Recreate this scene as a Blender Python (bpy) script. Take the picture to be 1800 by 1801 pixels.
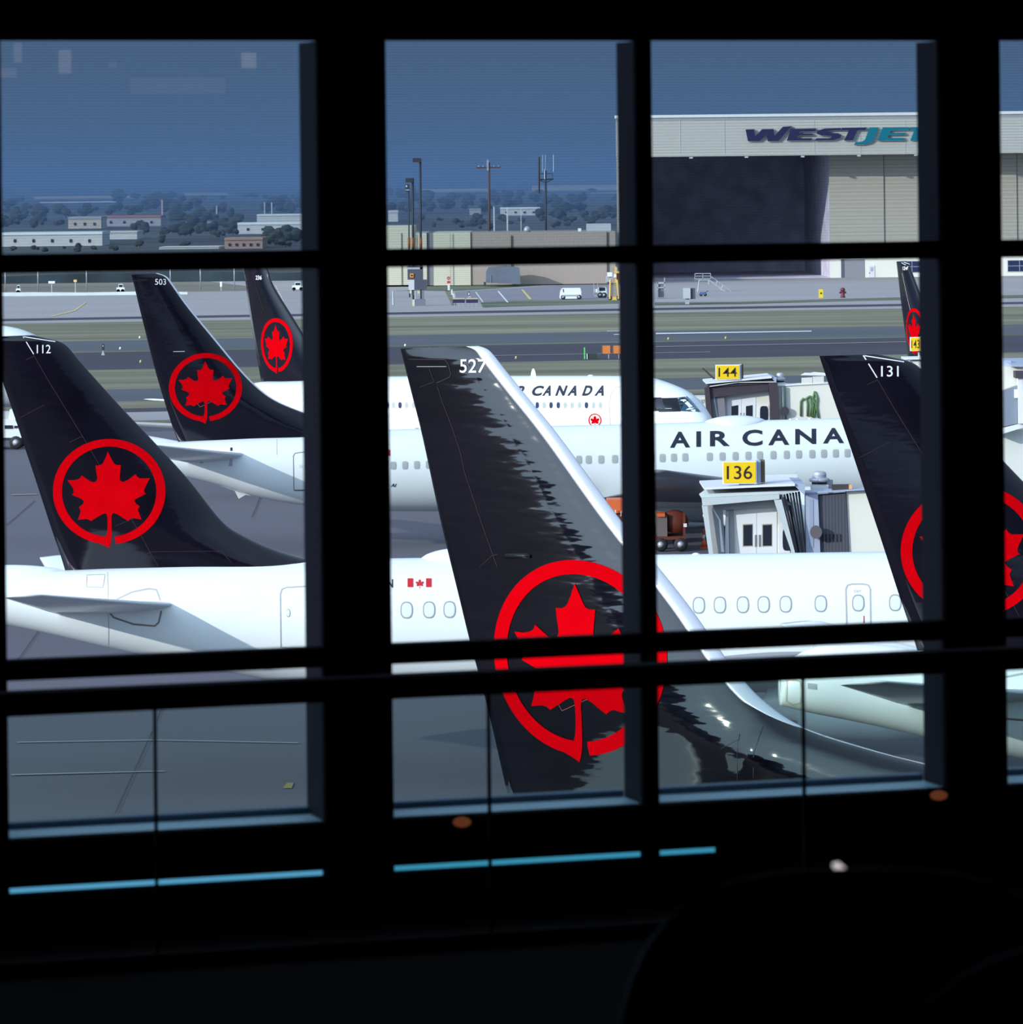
import bpy, bmesh, math, random
from mathutils import Vector, Matrix
from mathutils.geometry import tessellate_polygon
random.seed(7)
for o in list(bpy.data.objects): bpy.data.objects.remove(o)
SC = bpy.context.scene; COL = SC.collection
pi = math.pi
# ------------------------------------------------------------------ camera, sky, sun, exposure
F, CX, HY, ROLL, H = 7500.0, 900.0, 345.0, 0.011, 15.0
CR, SR = math.cos(ROLL), math.sin(ROLL)
cd = bpy.data.cameras.new('camera'); cam = bpy.data.objects.new('camera', cd); COL.objects.link(cam)
cd.sensor_fit = 'HORIZONTAL'; cd.sensor_width = 36; cd.lens = 36*F/1800
cd.shift_x = 0; cd.shift_y = -(900.5-HY)/1800
cd.clip_start = 0.1; cd.clip_end = 20000
cam.matrix_world = Matrix(((CR, SR, 0, 0), (0, 0, -1, 0), (-SR, CR, 0, H), (0, 0, 0, 1)))
cd.dof.use_dof = True; cd.dof.focus_distance = 130; cd.dof.aperture_fstop = 15.0
SC.camera = cam
SUN = Vector((-1.12, -0.94, 0.44)).normalized()
w = bpy.data.worlds.new('sky'); SC.world = w; w.use_nodes = True
nt = w.node_tree; nt.nodes.clear()
N = nt.nodes.new; L = nt.links.new
tc = N('ShaderNodeTexCoord'); dt = N('ShaderNodeVectorMath'); dt.operation = 'DOT_PRODUCT'
dt.inputs[1].default_value = SUN
L(tc.outputs['Generated'], dt.inputs[0])
mr = N('ShaderNodeMapRange'); mr.interpolation_type = 'SMOOTHSTEP'
mr.inputs[1].default_value = 0.6; mr.inputs[2].default_value = 1.0
L(dt.outputs['Value'], mr.inputs[0])
sx = N('ShaderNodeSeparateXYZ'); L(tc.outputs['Generated'], sx.inputs[0])
mz = N('ShaderNodeMapRange'); mz.inputs[1].default_value = 0.06; mz.inputs[2].default_value = 0.5
L(sx.outputs['Z'], mz.inputs[0])
m0 = N('ShaderNodeMix'); m0.data_type = 'RGBA'
m0.inputs['A'].default_value = (0.106, 0.186, 0.335, 1); m0.inputs['B'].default_value = (0.52, 0.68, 0.95, 1)
L(mz.outputs[0], m0.inputs['Factor'])
m1 = N('ShaderNodeMix'); m1.data_type = 'RGBA'
m1.inputs['B'].default_value = (2.0, 2.6, 3.3, 1)
L(mr.outputs[0], m1.inputs['Factor']); L(m0.outputs['Result'], m1.inputs['A'])
bg = N('ShaderNodeBackground'); L(m1.outputs['Result'], bg.inputs['Color']); bg.inputs['Strength'].default_value = 1.0
wo = N('ShaderNodeOutputWorld'); L(bg.outputs[0], wo.inputs['Surface'])
ld = bpy.data.lights.new('sun', 'SUN'); ld.energy = 3.3; ld.angle = 0.0093; ld.color = (1.0, 0.955, 0.88)
sun = bpy.data.objects.new('sun', ld); COL.objects.link(sun)
sun.rotation_euler = (-SUN).to_track_quat('-Z', 'Y').to_euler(); sun.location = (-60, -40, 60)
vs = SC.view_settings; vs.view_transform = 'Standard'; vs.look = 'None'; vs.gamma = 1; vs.exposure = 0.0
vs.use_curve_mapping = False

# ------------------------------------------------------------------ rays
def ray(px, py):
    u, v = px-CX, HY-py
    return ((u*CR+v*SR)/F, 1.0, (-u*SR+v*CR)/F)
def pt(px, py, D):
    r = ray(px, py); return Vector((r[0]*D, D, H+r[2]*D))
def terr(D):
    if D < 1200: return -1.2*min(1.0, max(0.0, (158.0-D)/28.0))
    return 0.0056*(D-1200)
def gD(px, py):
    v = ray(px, py)[2]
    d = 300.0
    lo, hi = 20.0, 9000.0
    for _ in range(60):
        d = (lo+hi)/2
        if H+v*d > terr(d): lo = d
        else: hi = d
    return d
def gp(px, py, z=0.0):
    d = gD(px, py); p = pt(px, py, d); p.z = terr(d)+z; return p

# ------------------------------------------------------------------ materials
MATS = {}
def mat(name, col, rough=0.6, var=0.0, scale=1.0, metal=0.0, spec=0.5, coat=0.0, wave=None, emit=None):
    if name in MATS: return MATS[name]
    m = bpy.data.materials.new(name); m.use_nodes = True; t = m.node_tree; b = t.nodes['Principled BSDF']
    b.inputs['Base Color'].default_value = (*col, 1); b.inputs['Roughness'].default_value = rough
    b.inputs['Metallic'].default_value = metal; b.inputs['Specular IOR Level'].default_value = spec
    b.inputs['Coat Weight'].default_value = coat; b.inputs['Coat Roughness'].default_value = 0.06
    if emit:
        b.inputs['Emission Color'].default_value = (*emit[0], 1); b.inputs['Emission Strength'].default_value = emit[1]
    if var > 0:
        c = t.nodes.new('ShaderNodeTexCoord'); n = t.nodes.new('ShaderNodeTexNoise')
        n.inputs['Scale'].default_value = scale; n.inputs['Detail'].default_value = 4
        mp = t.nodes.new('ShaderNodeMapping'); t.links.new(c.outputs['Object'], mp.inputs[0])
        t.links.new(mp.outputs[0], n.inputs['Vector'])
        if wave: mp.inputs['Scale'].default_value = wave
        k = t.nodes.new('ShaderNodeMapRange'); k.inputs[1].default_value = 0.3; k.inputs[2].default_value = 0.7
        k.inputs[3].default_value = 1-var; k.inputs[4].default_value = 1+var
        t.links.new(n.outputs['Fac'], k.inputs[0])
        mx = t.nodes.new('ShaderNodeMix'); mx.data_type = 'RGBA'; mx.blend_type = 'MULTIPLY'
        mx.inputs['Factor'].default_value = 1; mx.inputs['A'].default_value = (*col, 1)
        t.links.new(k.outputs[0], mx.inputs['B']); t.links.new(mx.outputs['Result'], b.inputs['Base Color'])
    MATS[name] = m; return m
def stripes(name, c1, c2, period, axis='Z', rough=0.6):
    m = mat(name, c1, rough); t = m.node_tree; b = t.nodes['Principled BSDF']
    c = t.nodes.new('ShaderNodeTexCoord'); wv = t.nodes.new('ShaderNodeTexWave'); wv.bands_direction = axis
    wv.inputs['Scale'].default_value = 0.314159/period*1.0; wv.inputs['Distortion'].default_value = 0
    t.links.new(c.outputs['Object'], wv.inputs['Vector'])
    mx = t.nodes.new('ShaderNodeMix'); mx.data_type = 'RGBA'
    mx.inputs['A'].default_value = (*c1, 1); mx.inputs['B'].default_value = (*c2, 1)
    t.links.new(wv.outputs['Fac'], mx.inputs['Factor']); t.links.new(mx.outputs['Result'], b.inputs['Base Color'])
    return m
def glass(name, tint, refl=0.04, lines=None):
    m = bpy.data.materials.new(name); m.use_nodes = True; t = m.node_tree; t.nodes.clear()
    o = t.nodes.new('ShaderNodeOutputMaterial'); tr = t.nodes.new('ShaderNodeBsdfTransparent'); g = t.nodes.new('ShaderNodeBsdfGlossy')
    tr.inputs[0].default_value = (*tint, 1); g.inputs['Roughness'].default_value = 0.01
    mx = t.nodes.new('ShaderNodeMixShader'); mx.inputs[0].default_value = refl
    t.links.new(tr.outputs[0], mx.inputs[1]); t.links.new(g.outputs[0], mx.inputs[2]); t.links.new(mx.outputs[0], o.inputs[0])
    if lines:
        c = t.nodes.new('ShaderNodeTexCoord'); wv = t.nodes.new('ShaderNodeTexWave'); wv.bands_direction = 'Z'
        wv.inputs['Scale'].default_value = 0.314159/lines; wv.inputs['Distortion'].default_value = 0.25
        wv.inputs['Detail'].default_value = 1; wv.inputs['Detail Scale'].default_value = 0.4
        t.links.new(c.outputs['Object'], wv.inputs['Vector'])
        q = t.nodes.new('ShaderNodeMix'); q.data_type = 'RGBA'
        q.inputs['A'].default_value = (*[v*0.80 for v in tint], 1); q.inputs['B'].default_value = (*[min(1, v*1.20) for v in tint], 1)
        t.links.new(wv.outputs['Fac'], q.inputs['Factor']); t.links.new(q.outputs['Result'], tr.inputs[0])
    return m
def fin_paint(name, col, wob, rough=0.09, spec=0.5):
    m = mat(name, col, rough, 0.25, 0.7, spec=spec, coat=0.0); t = m.node_tree; b = t.nodes['Principled BSDF']
    c = t.nodes.new('ShaderNodeTexCoord'); mp = t.nodes.new('ShaderNodeMapping')
    mp.inputs['Rotation'].default_value = (0, math.radians(-20), 0); mp.inputs['Scale'].default_value = (0.25, 1, 1)
    t.links.new(c.outputs['Object'], mp.inputs[0])
    n = t.nodes.new('ShaderNodeTexNoise'); n.inputs['Scale'].default_value = 3.4; n.inputs['Detail'].default_value = 2.5
    t.links.new(mp.outputs[0], n.inputs['Vector'])
    bp = t.nodes.new('ShaderNodeBump'); bp.inputs['Strength'].default_value = 1.0; bp.inputs['Distance'].default_value = wob
    t.links.new(n.outputs['Fac'], bp.inputs['Height']); t.links.new(bp.outputs[0], b.inputs['Normal'])
    return m

WHITE = mat('aircraft white paint', (0.79, 0.87, 0.87), 0.32, 0.02, 0.6, coat=0.2)
BLACKP = fin_paint('black fin paint', (0.0055, 0.0045, 0.010), 0.004)
BLACKM = fin_paint('black fin paint rippled', (0.0030, 0.0024, 0.0060), 0.012, 0.055, 0.8)
RED = mat('emblem red', (0.55, 0.0004, 0.004), 0.6, 0.06, 2, spec=0.0)
SILVER = mat('polished leading edge', (0.80, 0.83, 0.88), 0.35, metal=0.55)
GREYP = mat('wing grey paint', (0.27, 0.285, 0.31), 0.4, 0.05, 1)
DARKT = mat('dark lettering', (0.012, 0.014, 0.03), 0.4)
NUMW = mat('white number paint', (0.8, 0.84, 0.88), 0.4)
SEAM = mat('panel seam', (0.040, 0.026, 0.030), 0.5, spec=0.2)
SEAMW = mat('panel seam on white', (0.42, 0.44, 0.45), 0.5)
WGL = mat('cabin window shade', (0.70, 0.77, 0.75), 0.3)
WRIM = mat('cabin window rim', (0.30, 0.33, 0.36), 0.4)
WDK = mat('cabin window dark', (0.03, 0.04, 0.10), 0.15)
WRIM2 = mat('cabin window rim grey', (0.42, 0.45, 0.46), 0.4)
WGL2 = mat('cabin window shade grey', (0.40, 0.43, 0.42), 0.25)
RUBBER = mat('rubber', (0.012, 0.012, 0.014), 0.7)
STEEL = mat('galvanised steel', (0.45, 0.48, 0.52), 0.45, 0.08, 3, metal=0.4)
BIEGE = mat('bare metal beige', (0.62, 0.60, 0.50), 0.4, 0.1, 2)
TEAL = mat('dark teal', (0.02, 0.07, 0.11), 0.2)

# ------------------------------------------------------------------ object helpers
BASE = {}
def tag(o, label=None, cat=None, group=None, kind=None):
    if label: o['label'] = label
    if cat: o['category'] = cat
    if group: o['group'] = group
    if kind: o['kind'] = kind
    return o
def empty(name, loc, label, cat, group=None, rz=0.0):
    o = bpy.data.objects.new(name, None); COL.objects.link(o); o.location = loc; o.rotation_euler = (0, 0, rz)
    o.empty_display_size = 0.3; BASE[o.name] = Vector(loc)
    return tag(o, label, cat, group)
def obj(name, vs, fs, m, parent=None, smooth=False, local=False, mi=None):
    """one mesh object; top-level meshes get their origin at the middle of their base"""
    vs = [Vector(v) for v in vs]
    me = bpy.data.meshes.new(name)
    if parent is None:
        lo = [min(v[i] for v in vs) for i in range(3)]; hi = [max(v[i] for v in vs) for i in range(3)]
        b = Vector(((lo[0]+hi[0])/2, (lo[1]+hi[1])/2, lo[2]))
    else: b = Vector((0, 0, 0)) if local else BASE[parent.name]
    me.from_pydata([v-b for v in vs], [], fs)
    for q in (m if isinstance(m, (list, tuple)) else [m]): me.materials.append(q)
    if mi: me.polygons.foreach_set('material_index', mi)
    if smooth: me.polygons.foreach_set('use_smooth', [True]*len(me.polygons))
    me.validate(); me.update()
    o = bpy.data.objects.new(name, me); COL.objects.link(o)
    if parent is None: o.location = b; BASE[o.name] = b
    else: o.parent = parent; BASE[o.name] = b
    return o
class MB:
    """collects shapes into one mesh"""
    def __init__(s): s.v = []; s.f = []; s.mi = []
    def add(s, vs, fs, k=0):
        n = len(s.v); s.v += [Vector(x) for x in vs]; s.f += [[i+n for i in f] for f in fs]; s.mi += [k]*len(fs); return s
    def box(s, x0, x1, y0, y1, z0, z1, k=0, bev=0):
        vs = [(x, y, z) for x in (x0, x1) for y in (y0, y1) for z in (z0, z1)]
        return s.add(vs, [(0, 1, 3, 2), (4, 6, 7, 5), (0, 4, 5, 1), (2, 3, 7, 6), (0, 2, 6, 4), (1, 5, 7, 3)], k)
    def bp(s, px0, py0, px1, py1, D, dep, k=0):
        """box whose front face covers a pixel rectangle at distance D"""
        mx, my = (px0+px1)/2, (py0+py1)/2
        return s.box(pt(px0, my, D).x, pt(px1, my, D).x, D, D+dep, pt(mx, py1, D).z, pt(mx, py0, D).z, k)
    def quadbox(s, pts4, dep, k=0):
        """four world points of a front face pushed back along +Y"""
        b = [Vector(p)+Vector((0, dep, 0)) for p in pts4]
        return s.add(list(pts4)+b, [(0, 1, 2, 3), (7, 6, 5, 4), (0, 4, 5, 1), (1, 5, 6, 2), (2, 6, 7, 3), (3, 7, 4, 0)], k)
    def tube(s, pts, r, n=8, k=0, r2=None):
        pts = [Vector(p) for p in pts]; vs = []; fs = []
        for i, p in enumerate(pts):
            d = (pts[min(i+1, len(pts)-1)]-pts[max(i-1, 0)]).normalized()
            a = d.orthogonal().normalized() if i == 0 else (pa - d*pa.dot(d)).normalized()
            pa = a; b = d.cross(a); rr = r if r2 is None else r+(r2-r)*i/(len(pts)-1)
            vs += [p+a*rr*math.cos(2*pi*j/n)+b*rr*math.sin(2*pi*j/n) for j in range(n)]
        for i in range(len(pts)-1):
            for j in range(n): fs.append((i*n+j, i*n+(j+1) % n, (i+1)*n+(j+1) % n, (i+1)*n+j))
        fs.append(tuple(range(n-1, -1, -1))); fs.append(tuple(range((len(pts)-1)*n, len(pts)*n)))
        return s.add(vs, fs, k)
    def lathe(s, prof, c, n=24, k=0, axis='Z'):
        vs = []; fs = []; m = len(prof)
        for j in range(n):
            a = 2*pi*j/n
            for r, h in prof:
                x, y = r*math.cos(a), r*math.sin(a)
                p = (x, y, h) if axis == 'Z' else ((h, x, y) if axis == 'X' else (x, h, y))
                vs.append(Vector(c)+Vector(p))
        for j in range(n):
            for i in range(m-1):
                q = ((j+1) % n)*m
                fs.append((j*m+i, q+i, q+i+1, j*m+i+1))
        fs.append(tuple(j*m for j in range(n-1, -1, -1))); fs.append(tuple(j*m+m-1 for j in range(n)))
        return s.add(vs, fs, k)
    def make(s, name, m, parent=None, smooth=False, local=False):
        return obj(name, s.v, s.f, m, parent, smooth, local, s.mi if isinstance(m, (list, tuple)) else None)

# ------------------------------------------------------------------ flat shapes and lettering
def tess(polys):
    vl = [[Vector((x, y, 0)) for x, y in p] for p in polys]
    return [v for p in vl for v in p], [tuple(t) for t in tessellate_polygon(vl)]
def refine(vs, fs, dx, dy):
    bm = bmesh.new(); bv = [bm.verts.new(v) for v in vs]
    for f in fs:
        try: bm.faces.new([bv[i] for i in f])
        except ValueError: pass
    for ax, d in ((0, dx), (1, dy)):
        if not d: continue
        lo = min(v.co[ax] for v in bm.verts); hi = max(v.co[ax] for v in bm.verts)
        k = math.ceil(lo/d)
        while k*d < hi:
            no = Vector((1, 0, 0)) if ax == 0 else Vector((0, 1, 0))
            bmesh.ops.bisect_plane(bm, geom=bm.verts[:]+bm.edges[:]+bm.faces[:], dist=1e-6, plane_co=no*(k*d), plane_no=no)
            k += 1
    bm.verts.index_update()
    r = [v.co.copy() for v in bm.verts], [[v.index for v in f.verts] for f in bm.faces]
    bm.free(); return r
_TX = {}
def text2d(s, offset=0.0, shear=0.0, space=1.0):
    key = (s, offset, shear, space)
    if key not in _TX:
        c = bpy.data.curves.new('t', 'FONT'); c.body = s; c.offset = offset; c.shear = shear; c.space_character = space; c.resolution_u = 4
        o = bpy.data.objects.new('t', c); COL.objects.link(o)
        me = bpy.data.meshes.new_from_object(o.evaluated_get(bpy.context.evaluated_depsgraph_get()))
        vs = [v.co.copy() for v in me.vertices]; fs = [list(p.vertices) for p in me.polygons]
        bpy.data.objects.remove(o); bpy.data.curves.remove(c); bpy.data.meshes.remove(me)
        x0 = min(v.x for v in vs); x1 = max(v.x for v in vs); y0 = min(v.y for v in vs); y1 = max(v.y for v in vs)
        _TX[key] = ([Vector(((v.x-x0)/(x1-x0), (v.y-y0)/(y1-y0), 0)) for v in vs], fs)
    return _TX[key]
def textpx(s, x0, x1, y0, y1, slope=0.0, lean=0.0, offset=0.0, space=1.0):
    """lettering laid into a pixel box; slope raises its right end, lean shifts its top to the right"""
    vs, fs = text2d(s, offset, 0, space)
    return [Vector((x0+v.x*(x1-x0)+lean*v.y, y1-v.y*(y1-y0)-slope*v.x*(x1-x0), 0)) for v in vs], fs
def oval(cx, cy, w, h, n=20, p=3.0):
    return [(cx+w/2*math.copysign(abs(math.cos(a))**(2/p), math.cos(a)), cy+h/2*math.copysign(abs(math.sin(a))**(2/p), math.sin(a)))
            for a in [2*pi*i/n for i in range(n)]]
# ring and maple leaf emblem, traced flat; unit = outer radius
def _e(l): return [((x-875)/775, (820-y)/775) for x, y in l]
LEAF = _e([(863,268),(835,345),(800,420),(775,447),(745,457),(693,458),(700,530),(712,600),(715,640),(700,675),(665,690),(620,675),(560,635),(500,592),
 (480,630),(440,650),(380,658),(303,655),(340,710),(375,760),(387,800),(385,835),(365,862),(420,885),(490,915),(520,940),(527,965),(505,995),(458,1030),
 (472,1060),(478,1090),(465,1140),(440,1205),(500,1198),(550,1192),(585,1200),(618,1222),(700,1175),(760,1140),(810,1118),(835,1125),(848,1160),
 (850,1250),(848,1330),(838,1400),(818,1453),(850,1510),(863,1560),(885,1550),(898,1480),(905,1350),(905,1250),(903,1160),(915,1125),(945,1115),(1000,1140),(1060,1180),(1130,1222),
 (1165,1195),(1200,1185),(1250,1195),(1317,1205),(1290,1130),(1272,1080),(1275,1055),(1297,1028),(1250,990),(1222,955),(1225,935),(1270,910),(1330,880),(1385,855),
 (1362,835),(1360,800),(1385,740),(1440,640),(1370,642),(1300,640),(1265,620),(1243,582),(1180,630),(1120,670),(1060,688),(1030,665),(1025,630),(1032,560),(1043,455),
 (990,455),(955,440),(925,390),(890,320)])
def _ring():
    o = []; i = []
    for k in range(0, 73):
        a = math.radians(-83.5+k*(343.0/72)); o.append((math.cos(a), 0.935*math.sin(a)))
    for k in range(0, 73):
        a = math.radians(265-k*(348.5/72)-0.0); i.append((0.839*math.cos(a), 0.80*math.sin(a)))
    return o+_e([(800,1560),(840,1580),(863,1597),(885,1550),(860,1480)])+i+_e([(945,1460)])
RINGP = _ring()
def emblem2d():
    a, fa = tess([LEAF]); b, fb = tess([RINGP]); n = len(a)
    return a+b, fa+[tuple(i+n for i in f) for f in fb]

# ------------------------------------------------------------------ aircraft
def naca(x):
    x = min(max(x, 0), 1)
    return (0.2969*math.sqrt(x)-0.1260*x-0.3516*x*x+0.2843*x**3-0.1036*x**4)*10.0
def catmull(a, b, c, d, t):
    return 0.5*((2*b)+(-a+c)*t+(2*a-5*b+4*c-d)*t*t+(-a+3*b-3*c+d)*t**3)
class Plane:
    bulge = None
    def __init__(s, name, px, py, D, psi, label, group=None):
        s.psi = math.radians(psi); o = pt(px, py, D); s.o = Vector((o.x, o.y, 0))
        s.h = Vector((math.cos(s.psi), -math.sin(s.psi), 0)); s.p = Vector((math.sin(s.psi), math.cos(s.psi), 0))
        s.root = empty('airliner', s.o, label, 'airplane', group, -s.psi)
    def uz(s, px, py, y=0.0):
        r = Vector(ray(px, py)); c = Vector((0, 0, H)); q = s.o+s.p*y
        t = (q-c).dot(s.p)/r.dot(s.p); w_ = c+r*t
        return (w_-s.o).dot(s.h), w_.z
    # fuselage ------------------------------------------------------
    def fuselage(s, st, wf=0.95, m=WHITE, n=48, direct=False):
        L_ = list(st) if direct else []
        for x, t, b in ([] if direct else st):
            u, zt = s.uz(x, t); _, zb = s.uz(x, b); L_.append((u, zt, zb))
        s.st = L_; s.wf = wf; vs = []; fs = []; us = []
        for i in range(len(L_)-1):
            k = max(2, min(8, int((L_[i+1][0]-L_[i][0])/0.4)+1))
            us += [L_[i][0]+(L_[i+1][0]-L_[i][0])*j/k for j in range(k)]
        us.append(L_[-1][0])
        for u in us:
            zc, rz, ry = s.sec(u)
            vs += [(u, ry*math.sin(2*pi*j/n), zc+rz*math.cos(2*pi*j/n)) for j in range(n)]
        for i in range(len(us)-1):
            fs += [(i*n+j, (i+1)*n+j, (i+1)*n+(j+1) % n, i*n+(j+1) % n) for j in range(n)]
        fs.append(tuple(range(n))); fs.append(tuple(range((len(us)-1)*n+n-1, (len(us)-1)*n-1, -1)))
        s.fus = obj('fuselage', vs, fs, m, s.root, True, True); return s.fus
    def sec(s, u):
        L_ = s.st; i = 0
        u = min(max(u, L_[0][0]), L_[-1][0])
        while i < len(L_)-2 and L_[i+1][0] < u: i += 1
        a, b = L_[max(i-1, 0)], L_[i]; c, d = L_[i+1], L_[min(i+2, len(L_)-1)]
        t = (u-b[0])/(c[0]-b[0])
        def g(k):
            h = c[0]-b[0]
            mb = (c[k]-a[k])/(c[0]-a[0]) if c[0] != a[0] and i > 0 else (c[k]-b[k])/h
            mc = (d[k]-b[k])/(d[0]-b[0]) if i < len(L_)-2 else (c[k]-b[k])/h
            return (2*t**3-3*t*t+1)*b[k]+(t**3-2*t*t+t)*h*mb+(-2*t**3+3*t*t)*c[k]+(t**3-t*t)*h*mc
        zt, zb = g(1), g(2)
        return (zt+zb)/2, max((zt-zb)/2, 0.02), max((zt-zb)/2*s.wf, 0.02)
    def fy(s, u, z):
        zc, rz, ry = s.sec(u); q = max(-0.985, min(0.985, (z-zc)/rz)); return ry*math.sqrt(1-q*q)
    def fmap(s, px, py, e=0.012):
        y = 0.0
        for _ in range(7):
            u, z = s.uz(px, py, y); y = -s.fy(u, z)
        return (u, y-e, z)
    def on_fus(s, name, vf, m, parent=None, dx=6, dy=6, e=0.012, mi=None):
        vs, fs = refine(vf[0], vf[1], dx, dy)
        return obj(name, [s.fmap(v.x, v.y, e) for v in vs], fs, m, parent or s.fus, True, True)
    def window(s, cx, cy, w, h, mats=(WRIM, WGL), p=2.6, name='cabin_window', par=None):
        a = oval(cx, cy, w, h, 24, p); b = oval(cx, cy, w*0.80, h*0.84, 24, p); n = 24
        vs = [s.fmap(x, y, 0.008) for x, y in a]+[s.fmap(x, y, 0.012) for x, y in b]
        ins = [s.fmap(cx+(x-cx)*0.5, cy+(y-cy)*0.5, 0.012) for x, y in b]
        vs += ins+[s.fmap(cx, cy, 0.012)]
        fs = [(j, (j+1) % n, n+(j+1) % n, n+j) for j in range(n)]; mi = [0]*n
        fs += [(n+j, n+(j+1) % n, 2*n+(j+1) % n, 2*n+j) for j in range(n)]; mi += [1]*n
        fs += [(2*n+j, 2*n+(j+1) % n, 3*n) for j in range(n)]; mi += [1]*n
        return obj(name, vs, fs, list(mats), par or s.fus, True, True, mi)
    def outline(s, name, pts, wpx, m=SEAMW, closed=True, e=0.010):
        rp = []; m_ = len(pts)
        for i in range(m_ if closed else m_-1):
            a, b = Vector(pts[i]), Vector(pts[(i+1) % m_]); k = max(1, int((b-a).length/5))
            rp += [tuple(a.lerp(b, j/k)) for j in range(k)]
        if not closed: rp.append(tuple(pts[-1]))
        pts = rp
        vs = []; fs = []; n = len(pts)
        for i in range(n):
            a = Vector(pts[i-1] if closed or i else pts[i]); b = Vector(pts[(i+1) % n] if closed or i < n-1 else pts[i])
            d = (b-a).normalized(); q = Vector((-d.y, d.x))*wpx/2; c = Vector(pts[i])
            vs += [s.fmap(*(c+q), e), s.fmap(*(c-q), e)]
        for i in range(n if closed else n-1):
            j = (i+1) % n; fs.append((2*i, 2*j, 2*j+1, 2*i+1))
        return obj(name, vs, fs, m, s.fus, False, True)
    # fin -------------------------------------------------------------
    def fin(s, rows, troot, ttip, m, le=0.0, flare=0.0, le_rows=99, mle=None):
        R = [(Vector(s.uz(*a)), Vector(s.uz(*b))) for a, b in rows]; n = len(R); D_ = []
        K = 6 if not s.bulge else 10
        for i in range(n-1):
            for j in range(K):
                t = j/K; a, b, c, d = R[max(i-1, 0)], R[i], R[i+1], R[min(i+2, n-1)]
                D_.append((i+t, catmull(a[0], b[0], c[0], d[0], t), catmull(a[1], b[1], c[1], d[1], t)))
        D_.append((n-1, R[-1][0], R[-1][1])); s.D_ = D_
        zt = R[0][0].y; zb = R[-2 if s.bulge else -1][0].y; s.fz = (zt, zb, troot, ttip, flare)
        NS = 26 if not s.bulge else 70
        def build(f0, f1, name, mm, par, k):
            """stations between chord fractions f0(row) and f1(row), measured from the leading edge"""
            vs = []; fs = []
            for ri, te, lee in D_:
                ch = (lee-te).length; a, b = f0(ri, ch), f1(ri, ch)
                for side in (-1, 1):
                    for j in range(k+1):
                        t = j/k; x = a+(b-a)*t**(1.6 if le > 0 else 2.0)
                        p = lee+(te-lee)*x; vs.append((p.x, side*s.finT(p, x), p.y))
            w_ = 2*(k+1)
            for r in range(len(D_)-1):
                for j in range(k):
                    q = r*w_+j; fs.append((q, q+1, q+w_+1, q+w_)); q += k+1; fs.append((q, q+w_, q+w_+1, q+1))
                q = r*w_+k; fs.append((q, q+k+1, q+w_+k+1, q+w_))
            for j in range(k): fs.append((j, j+k+1, j+k+2, j+1))
            return obj(name, vs, fs, mm, par, True, True)
        if le > 0:
            g = lambda ri, ch: (le if ri < le_rows else le*max(0.0, 1-(ri-le_rows)/1.0))/ch+0.0005
            s.f = build(g, lambda r, c: 1.0, 'tail_fin', m, s.root, NS)
            s.le = build(lambda r, c: 0.0, g, 'leading_edge', mle or SILVER, s.f, 7)
        else: s.f = build(lambda r, c: 0.0, lambda r, c: 1.0, 'tail_fin', m, s.root, NS+6)
        return s.f
    def finT(s, p, x):
        zt, zb, tr, tt, fl = s.fz
        k = min(max((p.y-zb)/(zt-zb), 0), 1.02)
        T = tr+(tt-tr)*k
        if fl:
            q_ = min(1.0, max(0.0, (0.62-x)/0.42)); T += fl*math.exp(-k*9)*q_*q_*(3-2*q_)
        if s.bulge: T += s.bulge[3]*math.exp(-((p.x-s.bulge[0])**2+((p.y-s.bulge[1])*0.7)**2)/s.bulge[2]**2)
        top = min(1.0, max(0.0, (1.012-k)/0.03)) if k > 0.98 else 1.0
        return T*naca(x)*math.sqrt(top)+0.004*(x > 0.02)
    def finy(s, u, z):
        p = Vector((u, z)); D_ = s.D_; lo, hi = 0, len(D_)-1
        side = lambda i: ((D_[i][2].x-D_[i][1].x)*(p.y-D_[i][1].y)-(D_[i][2].y-D_[i][1].y)*(p.x-D_[i][1].x))
        while hi-lo > 1:
            mid = (lo+hi)//2
            if side(mid) < 0: lo = mid
            else: hi = mid
        a, b = abs(side(lo)), abs(side(hi)); t = a/(a+b+1e-9)
        te = D_[lo][1].lerp(D_[hi][1], t); le = D_[lo][2].lerp(D_[hi][2], t); d = le-te
        x = 1-(p-te).dot(d)/d.length_squared
        return s.finT(p, x)
    def on_fin(s, name, vf, m, dx=0.18, dy=0.3, e=0.012, px=False):
        if px: vf = ([Vector((*s.uz(v.x, v.y, -0.2), 0)) for v in vf[0]], vf[1])
        vs, fs = refine(vf[0], vf[1], dx, dy)
        return obj(name, [(v.x, -(s.finy(v.x, v.y)+e), v.y) for v in vs], fs, m, s.f, True, True)
    def emblem(s, px, py, R=1.55):
        u, z = s.uz(px, py, -0.25); vs, fs = emblem2d()
        return s.on_fin('maple_leaf_emblem', ([Vector((u+R*v.x, z+R*v.y, 0)) for v in vs], fs), RED)
    def seam(s, pts, wpx, m=SEAM, name='panel_seam'):
        polys = []
        vs = []; fs = []
        for a, b in zip(pts[:-1], pts[1:]):
            a, b = Vector(a), Vector(b); d = (b-a).normalized(); q = Vector((-d.y, d.x))*wpx/2; n = len(vs)
            vs += [Vector((*(a+q), 0)), Vector((*(b+q), 0)), Vector((*(b-q), 0)), Vector((*(a-q), 0))]; fs.append((n, n+1, n+2, n+3))
        return s.on_fin(name, (vs, fs), m, px=True, e=0.008)
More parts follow.
